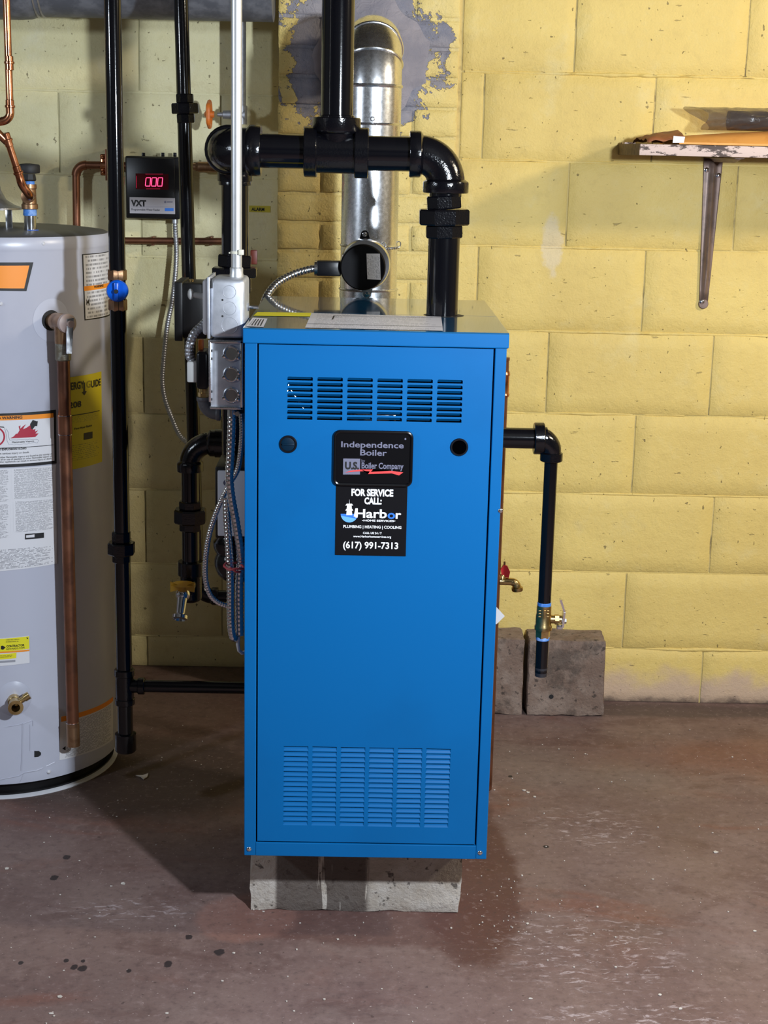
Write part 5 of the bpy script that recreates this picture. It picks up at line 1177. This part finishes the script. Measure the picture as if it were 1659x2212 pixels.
# ------------------------------------------------------------------ right side of the boiler: discharge leg, copper line, hose tap, tag
qy = 2.95
bl = thing('discharge_leg', 'black elbowed pipe from the right flank of the boiler dropping to a brass ball valve', 'pipe', at(1165, 1460, qy))
q_ = lambda px, py: at(px, py, qy)
P = q_(1190, 1000); dX = (q_(1190.5, 1005).x+q_(1176, 1290).x)/2; qz = q_(1130, 946.5).z
D2 = lambda py: Vector((dX, qy, q_(1176, py).z))
rd2 = pr(14.4, P)
pipe(bl, (BX1-.03, qy, qz), (q_(1160, 946).x, qy, qz), pr(22.4, P))
m = MB()
C = Vector((dX, qy, qz)); L1 = dX-q_(1153, 946).x; L2 = qz-q_(1190, 996).z
m.tube(fillet(C, (-1, 0, 0), (0, 0, -1), min(L1, L2)*.86, 12), [pr(25.5, P)]*5+[pr(25, P), pr(24.5, P), pr(24, P), pr(23.5, P), pr(23, P), pr(22, P), pr(21, P), pr(20, P)], 26)
band(m, (q_(1153, 946).x, qy, qz), (1, 0, 0), pr(22, P), pr(34.5, P)); band(m, (dX, qy, q_(1190, 996).z), (0, 0, 1), pr(19, P), pr(24.5, P)); m.cyl(C+Vector((-L1*.9, 0, 0)), C+Vector((-L1*.3, 0, 0)), pr(25, P), seg=24)
m.build('elbow', CAST, bl)
pipe(bl, D2(1302), D2(985), rd2)
for ya, yb, kk in ((1300, 1309, 1.06), (1374, 1383, 1.04)): lab(band(MB(), D2(yb), (0, 0, 1), D2(ya).z-D2(yb).z, rd2*kk).build('thread_tape', TAPE, bl), 'blue thread sealant')
zz5 = lambda py: D2(py).z-D2(1376).z
m = MB(); m.lathe(D2(1376), (0, 0, 1), [(0, rd2*.95), (0, rd2*1.14), (zz5(1361), rd2*1.16)], 6, .2); m.lathe(D2(1376), (0, 0, 1), [(zz5(1361), rd2*1.1), (zz5(1359.5), rd2*1.33), (zz5(1352), rd2*1.36), (zz5(1349), rd2*1.22), (zz5(1330), rd2*1.22), (zz5(1326), rd2*1.14), (zz5(1308), rd2*1.12), (zz5(1307), rd2*.9)], 28)
sp = D2(1337); m.cyl(sp, sp+Vector((.036, -.002, 0)), .0085, seg=16); m.lathe(sp+Vector((.022, -.002, 0)), (1, 0, 0), [(0, .0105), (.008, .0105)], 6)
vb2 = m.build('ball_valve', BRASS, bl)
m = MB(); m.prism([sp+Vector((-.002, -rd2*1.22, .022)), sp+Vector((.002, -rd2*1.22, .022)), sp+Vector((.0015, -rd2*1.27, .006)), sp+Vector((-.0015, -rd2*1.27, .006))], (0, .003, 0))
for dx0 in (-.010, .006):
    for dz0 in (.010, .016, .022): m.box(sp+Vector((dx0-.003, -rd2*1.215, dz0-.0022)), sp+Vector((dx0+.003, -rd2*1.13, dz0+.0005)), .0004)
m.build('cast_mark', BRASS, vb2)
m = MB(); h0 = sp+Vector((.036, -.004, -.002)); m.prism([h0+Vector((0, -.008, -.012)), h0+Vector((.004, -.008, -.012)), h0+Vector((.006, -.008, .02)), h0+Vector((.002, -.008, .02))], (0, .018, 0)); m.prism([h0+Vector((.002, -.007, .02)), h0+Vector((.006, -.007, .02)), h0+Vector((-.003, -.007, .046)), h0+Vector((-.007, -.007, .044))], (0, .016, 0)); m.lathe(h0, (1, 0, 0), [(0, .006), (.009, .006)], 6); m.box(h0+Vector((-.010, -.007, -.016)), h0+Vector((.002, .007, -.008)), .001)
m.build('lever', CHROME, vb2)
pipe(bl, D2(1452), D2(1380), rd2*.98, BLACK, 'nipple'); m = MB(); m.lathe(D2(1460), (0, 0, 1), [(.010, rd2*.78), (0, rd2*.80), (0, rd2*.93), (D2(1441).z-D2(1460).z, rd2*1.0)], 24, cap=False); lab(m.build('thread_end', M('bare_iron', (.06, .06, .07, 1), .4, .6), bl), 'bare grey threaded end')

ky = 3.2; kX = (at(1087.5, 790, ky).x+at(1071, 1200, ky).x)/2; kz = lambda py: at(1080, py, ky).z
kr = pr(12, at(1080, 1000, ky))
kl = thing('copper_riser', 'tarnished copper riser showing past the right edge of the boiler', 'pipe', (kX, ky, kz(1320)))
pipe(kl, (kX, ky, .003), (kX, ky, kz(773)), kr, COPPERD)
m = MB(); m.lathe((kX, ky, kz(858)), (0, 0, 1), [(0, kr), (.001, kr*1.15), (.006, kr*1.32), (.010, kr*1.15), (kz(812)-kz(858), kr*1.15), (kz(808)-kz(858), kr*1.3), (kz(802)-kz(858), kr*1.15), (kz(800)-kz(858), kr)], 24); lab(m.build('coupling', COPPER, kl), 'bright copper coupling')
m = MB(); m.lathe((kX, ky, kz(779)), (0, 0, 1), [(0, kr), (.001, kr*1.1), (kz(772)-kz(779), kr*1.1)], 20); m.build('end_cap', COPPERD, kl)
bb = thing('hose_tap', 'small brass hose tap with a red handle by the copper riser', 'tap', at(1100, 1280, ky))
P = at(1100, 1260, ky); zt2 = at(1100, 1256, ky).z; k1 = pr(1, P)
tp = [(kX+kr*.9, ky, zt2), at(1095, 1256, ky), at(1107, 1257, ky), at(1114, 1261, ky), at(1117, 1269, ky)]
m = MB(); m.tube(spline(tp, 6), [k1*8.2]*12+[k1*8.6]*4+[k1*8.8]*4+[k1*9.2]*5, 18); e = at(1117, 1267, ky); m.lathe(e, (.12, 0, -1), [(0, k1*9), (.002, k1*12.5), (.008, k1*12.5), (.010, k1*11), (.010, k1*8), (.004, k1*7)], 20, cap=False); m.lathe(at(1085, 1256, ky), (-.0, 0, 1), [(0, k1*8), (.012, k1*7), (.016, k1*4)], 12); m.build('spout', BRASS, bb)
m = MB(); m.prism([at(x, y, ky-.004) for x, y in ((1084, 1247), (1099, 1248), (1102, 1236), (1096, 1223), (1088, 1221), (1082, 1230))], (0, .008, 0)); lab(m.build('handle', REDPL, bb), 'red metal handle')
m = MB(); m.cyl(at(1090, 1224, ky), at(1090, 1213, ky), k1*2.2, seg=10); m.build('stem', BRONZE, bb)
m = MB(); pt = [at(x, y, 3.12) for x, y in ((1062, 1312), (1073, 1312), (1090.5, 1331), (1073, 1348), (1062, 1350))]; m.prism(pt, (0, .0008, 0))
tg = m.build('paper_tag', PRINT, None); tag(tg, 'torn corner of a white printed paper tag past the right edge of the boiler', 'tag')
m = MB(); m.tube(spline([at(1064, 1315, 3.121), at(1060, 1300, 3.15), at(1066, 1292, ky-.016)], 6), .0012, 6); s_ = m.build('string', IVORY, tg)

# ------------------------------------------------------------------ shelf with an envelope and a bagged bundle
sy0, sy1 = 3.475, YB-.004
SX = at(1382, 325, sy0).x; sz1, sz0 = at(1400, 310.5, sy0).z, at(1400, 336, sy0).z
shf = thing('wall_shelf', 'old wooden wall shelf with flaking whitish front edge on a brown bracket', 'shelf', (SX+.3, (sy0+sy1)/2, sz0))
m = MB(); m.box((SX, sy0+.002, sz0), (1.62, sy1, sz1), .0015); m.build('board', WOODE, shf)
MB().box((SX-.0005, sy0-.001, sz0+.0005), (1.62, sy0+.0025, sz1-.0008), .001).build('front_edge', SHELFP, shf)
m = MB(); P = at(1345, 306, 3.74); m.box((SX+.002, 3.70, sz1-.001), (SX+.028, 3.755, sz1+.004), .0015); m.build('paint_flake', SHELFP, shf)
bk = at(1540, 345, YB-.006); zt3, zb3 = sz0, at(1517, 652, YB).z; wt, wb = pr(21, bk), pr(9.5, bk)
bxc = (at(1540, 360, YB).x+at(1516.5, 645, YB).x)/2
m = MB(); n_ = 10
def leg(i, j):
    t = j; z = zt3+(zb3-zt3)*t; wd = wt+(wb-wt)*t; u = i*2-1
    rib = math.exp(-((u*wd)/(.0052))**2)*.011*min(1, (1-t)*8)*min(1, t*20+.3); return Vector((bxc+u*wd, YB-.0095-rib, z))
m.grid(leg, 16, 12)
fl_ = [Vector((bxc+u*wt, YB-.0095, zt3)) for u in (-1, 1)]
def arm(i, j):
    y = YB-.0095-(YB-.0095-sy0-.03)*j; wd = wt+(wb-wt)*j; u = i*2-1; return Vector((bxc+u*wd, y, sz0-.002-math.exp(-((u*wd)/.0052)**2)*.009*min(1, (1-j)*8)))
m.grid(arm, 16, 12); br = m.build('bracket', BRKT, shf, 60, fixn=False)
sol = br.modifiers.new('t', 'SOLIDIFY'); sol.thickness = .0018; sol.offset = 0
P0 = Vector((bxc-(wb+.001), YB-.010, zb3)); 
MB().lathe((bxc, YB-.005, zb3-.004), (0, -1, 0), [(0, wb*1.15), (.006, wb*1.15), (.0075, wb*1.0)], 20).build('bracket_foot', BRKT, shf)
for px, py in ((1527, 367), (1552.5, 379), (1516.5, 652)):
    P = at(px, py, YB-.0125); MB().lathe(P+Vector((0, .003, 0)), (0, -1, 0), [(0, .0062), (.003, .006), (.005, .003)], 14).build('screw', CHROME, shf)
ey = 3.49
env = None
ex0, ex1 = at(1468, 300, ey).x, 1.42; ETH = at(1610, 277, ey+.08).z-sz1-.016
m = MB()
def envf(i, j):
    x = ex0+(ex1-ex0)*i; y = ey+.235*j
    th = (.010+ETH*min(1, i*2.4)**.7)*(math.sin(math.pi*min(max(j, 0), 1))**.45)
    return x, y, th
nu, nv = 26, 12
top = [[m.b.verts.new(Vector((x, y, sz1+.0015+.004+th+.0015*mnoise.noise(Vector((x*25, y*25, 0)))))) for x, y, th in [envf(i/nu, j/nv) for i in range(nu+1)]] for j in range(nv+1)]
bot = [[m.b.verts.new(Vector((x, y, sz1+.0008))) for x, y, th in [envf(i/nu, j/nv) for i in range(nu+1)]] for j in range(nv+1)]
for j in range(nv):
    for i in range(nu): m.b.faces.new((top[j][i], top[j][i+1], top[j+1][i+1], top[j+1][i])); m.b.faces.new((bot[j][i], bot[j+1][i], bot[j+1][i+1], bot[j][i+1]))
for i in range(nu): m.b.faces.new((bot[0][i], bot[0][i+1], top[0][i+1], top[0][i])); m.b.faces.new((top[nv][i], top[nv][i+1], bot[nv][i+1], bot[nv][i]))
for j in range(nv): m.b.faces.new((bot[j][0], top[j][0], top[j+1][0], bot[j+1][0])); m.b.faces.new((top[j][nu], bot[j][nu], bot[j+1][nu], top[j+1][nu]))
envr = thing('envelope', 'stuffed orange manila envelope lying on the shelf', 'envelope', (ex0+.2, ey+.11, sz1))
m.build('paper_body', MANILA, envr, 50)
# crumpled open end
m = MB(); ec = at(1400, 300, ey).x
def flap(i, j):
    x = ec+(ex0+.012-ec)*i; y = ey+.004+.20*j
    z = sz1+.002+(.020*i**.6+.008)*(math.sin(math.pi*min(1, j+.02))**.5)+.010*mnoise.noise(Vector((x*50, y*30, 2)))*(1-i*.7)+.002
    return Vector((x, y, max(z, sz1+.0012)))
m.grid(flap, 14, 12); fo = m.build('open_flap', BROWNP, envr, 60, fixn=False); sol = fo.modifiers.new('t', 'SOLIDIFY'); sol.thickness = .001; lab(fo, 'crumpled brown open end')
lb_ = [at(x, y, ey-.001) for x, y in ((1453, 308.5), (1477, 308.5), (1480, 295.5), (1455, 293.5))]; MB().prism(lb_, (0, .001, 0)).build('white_label', WHITEL, envr)
by_ = 3.60
bgr = thing('bagged_bundle', 'clear greyish plastic bag round a dark rolled bundle, lying on the envelope', 'bag', (at(1600, 275, by_).x, by_, at(1600, 279, by_).z))
bx0 = at(1512, 260, by_).x; zb4 = sz1+ETH+.0100; zt4 = at(1540, 233, by_).z
hb_ = (zt4-zb4)/2; rl = MB()
rl.tube([Vector((at(1575, 260, by_).x, by_+.01, zb4+hb_*.93)), Vector((1.2, by_+.01, zb4+hb_*.97)), Vector((1.45, by_+.01, zb4+hb_))], hb_*.86, 24)
rl.build('dark_roll', M('charcoal_roll', (.012, .010, .011, 1), .6, bump=.3, bs=30, spec=.2), bgr)
m = MB()
def bagf(i, j):
    x = bx0+(1.46-bx0)*i; a_ = j*2*math.pi; open_ = max(0, 1-i*9)
    n1 = mnoise.noise(Vector((x*28, math.cos(a_)*2.2, math.sin(a_)*2.2)))
    n2 = mnoise.noise(Vector((x*75, math.cos(a_)*4, math.sin(a_)*4+3))); rz = hb_*(1.04+.13*n1+.07*n2); ryy = hb_*(1.5+.3*n1+.15*n2+.3*open_)
    return Vector((x+.018*math.cos(a_*2+1)*open_+.02*math.sin(a_)*-open_, by_+.005+ryy*math.cos(a_), max(zb4+.0006, zb4+hb_*1.02+rz*math.sin(a_))))
m.grid(bagf, 70, 44); bo_ = m.build('bag_film', BAG, bgr, 70, fixn=False)

# ------------------------------------------------------------------ litter on the floor
rn = random.Random(11); m = MB()
def chip(x, y, s):
    n = rn.randint(4, 6); a0 = rn.random()*6; m.prism([Vector((x+s*rn.uniform(.6, 1.2)*math.cos(a0+2*math.pi*i/n), y+s*rn.uniform(.4, 1.)*math.sin(a0+2*math.pi*i/n), .0006)) for i in range(n)], (0, 0, rn.uniform(.0008, .002)))
for px, py, s in ((129, 2154, 7), (110, 2190, 6), (360, 2190, 5), (1140, 1712, 5), (1132, 1708, 4), (1155, 1722, 4), (1545, 1842, 6), (265, 1910, 7), (240, 1915, 4), (300, 1770, 0), (975, 2006, 3), (560, 1965, 4), (548, 1966, 3), (570, 1970, 3), (1140, 1996, 4), (1146, 2158, 5), (1410, 1900, 3), (1630, 2012, 4), (700, 2160, 3), (730, 2030, 4), (15, 1877, 6), (480, 2120, 3), (505, 2060, 3), (1426, 2150, 4), (1470, 2180, 4), (1240, 2090, 3), (1290, 1960, 3), (1330, 2090, 3)):
    if s: P = atz(px, py, 0); chip(P.x, P.y, pr(s, P))
for i in range(295):
    x, y = (rn.uniform(-.9, 1.0), rn.uniform(2.05, 3.6)) if i < 260 else (rn.gauss(.30, .05), rn.gauss(2.62, .08))
    if not (-.21 < x < .21 and 2.61 < y < 3.05) and (x+.81)**2+(y-3.35)**2 > .26**2: chip(x, y, rn.uniform(.0008, .0022))
ch_ = m.build('paint_chips', CHIPM, None); ch_['kind'] = 'stuff'; tag(ch_, 'scattered pale paint chips and grit on the concrete floor', 'debris')
m = MB(); P = [atz(x, y, .002) for x, y in ((293, 1676), (303, 1678), (310, 1684), (318, 1679), (320, 1672), (308, 1676))]; m.prism(P, (0, 0, .002)); tag(m.build('paint_flake', CHIPM, None), 'curled pale flake on the shadowed floor between the water heater and the boiler', 'debris')
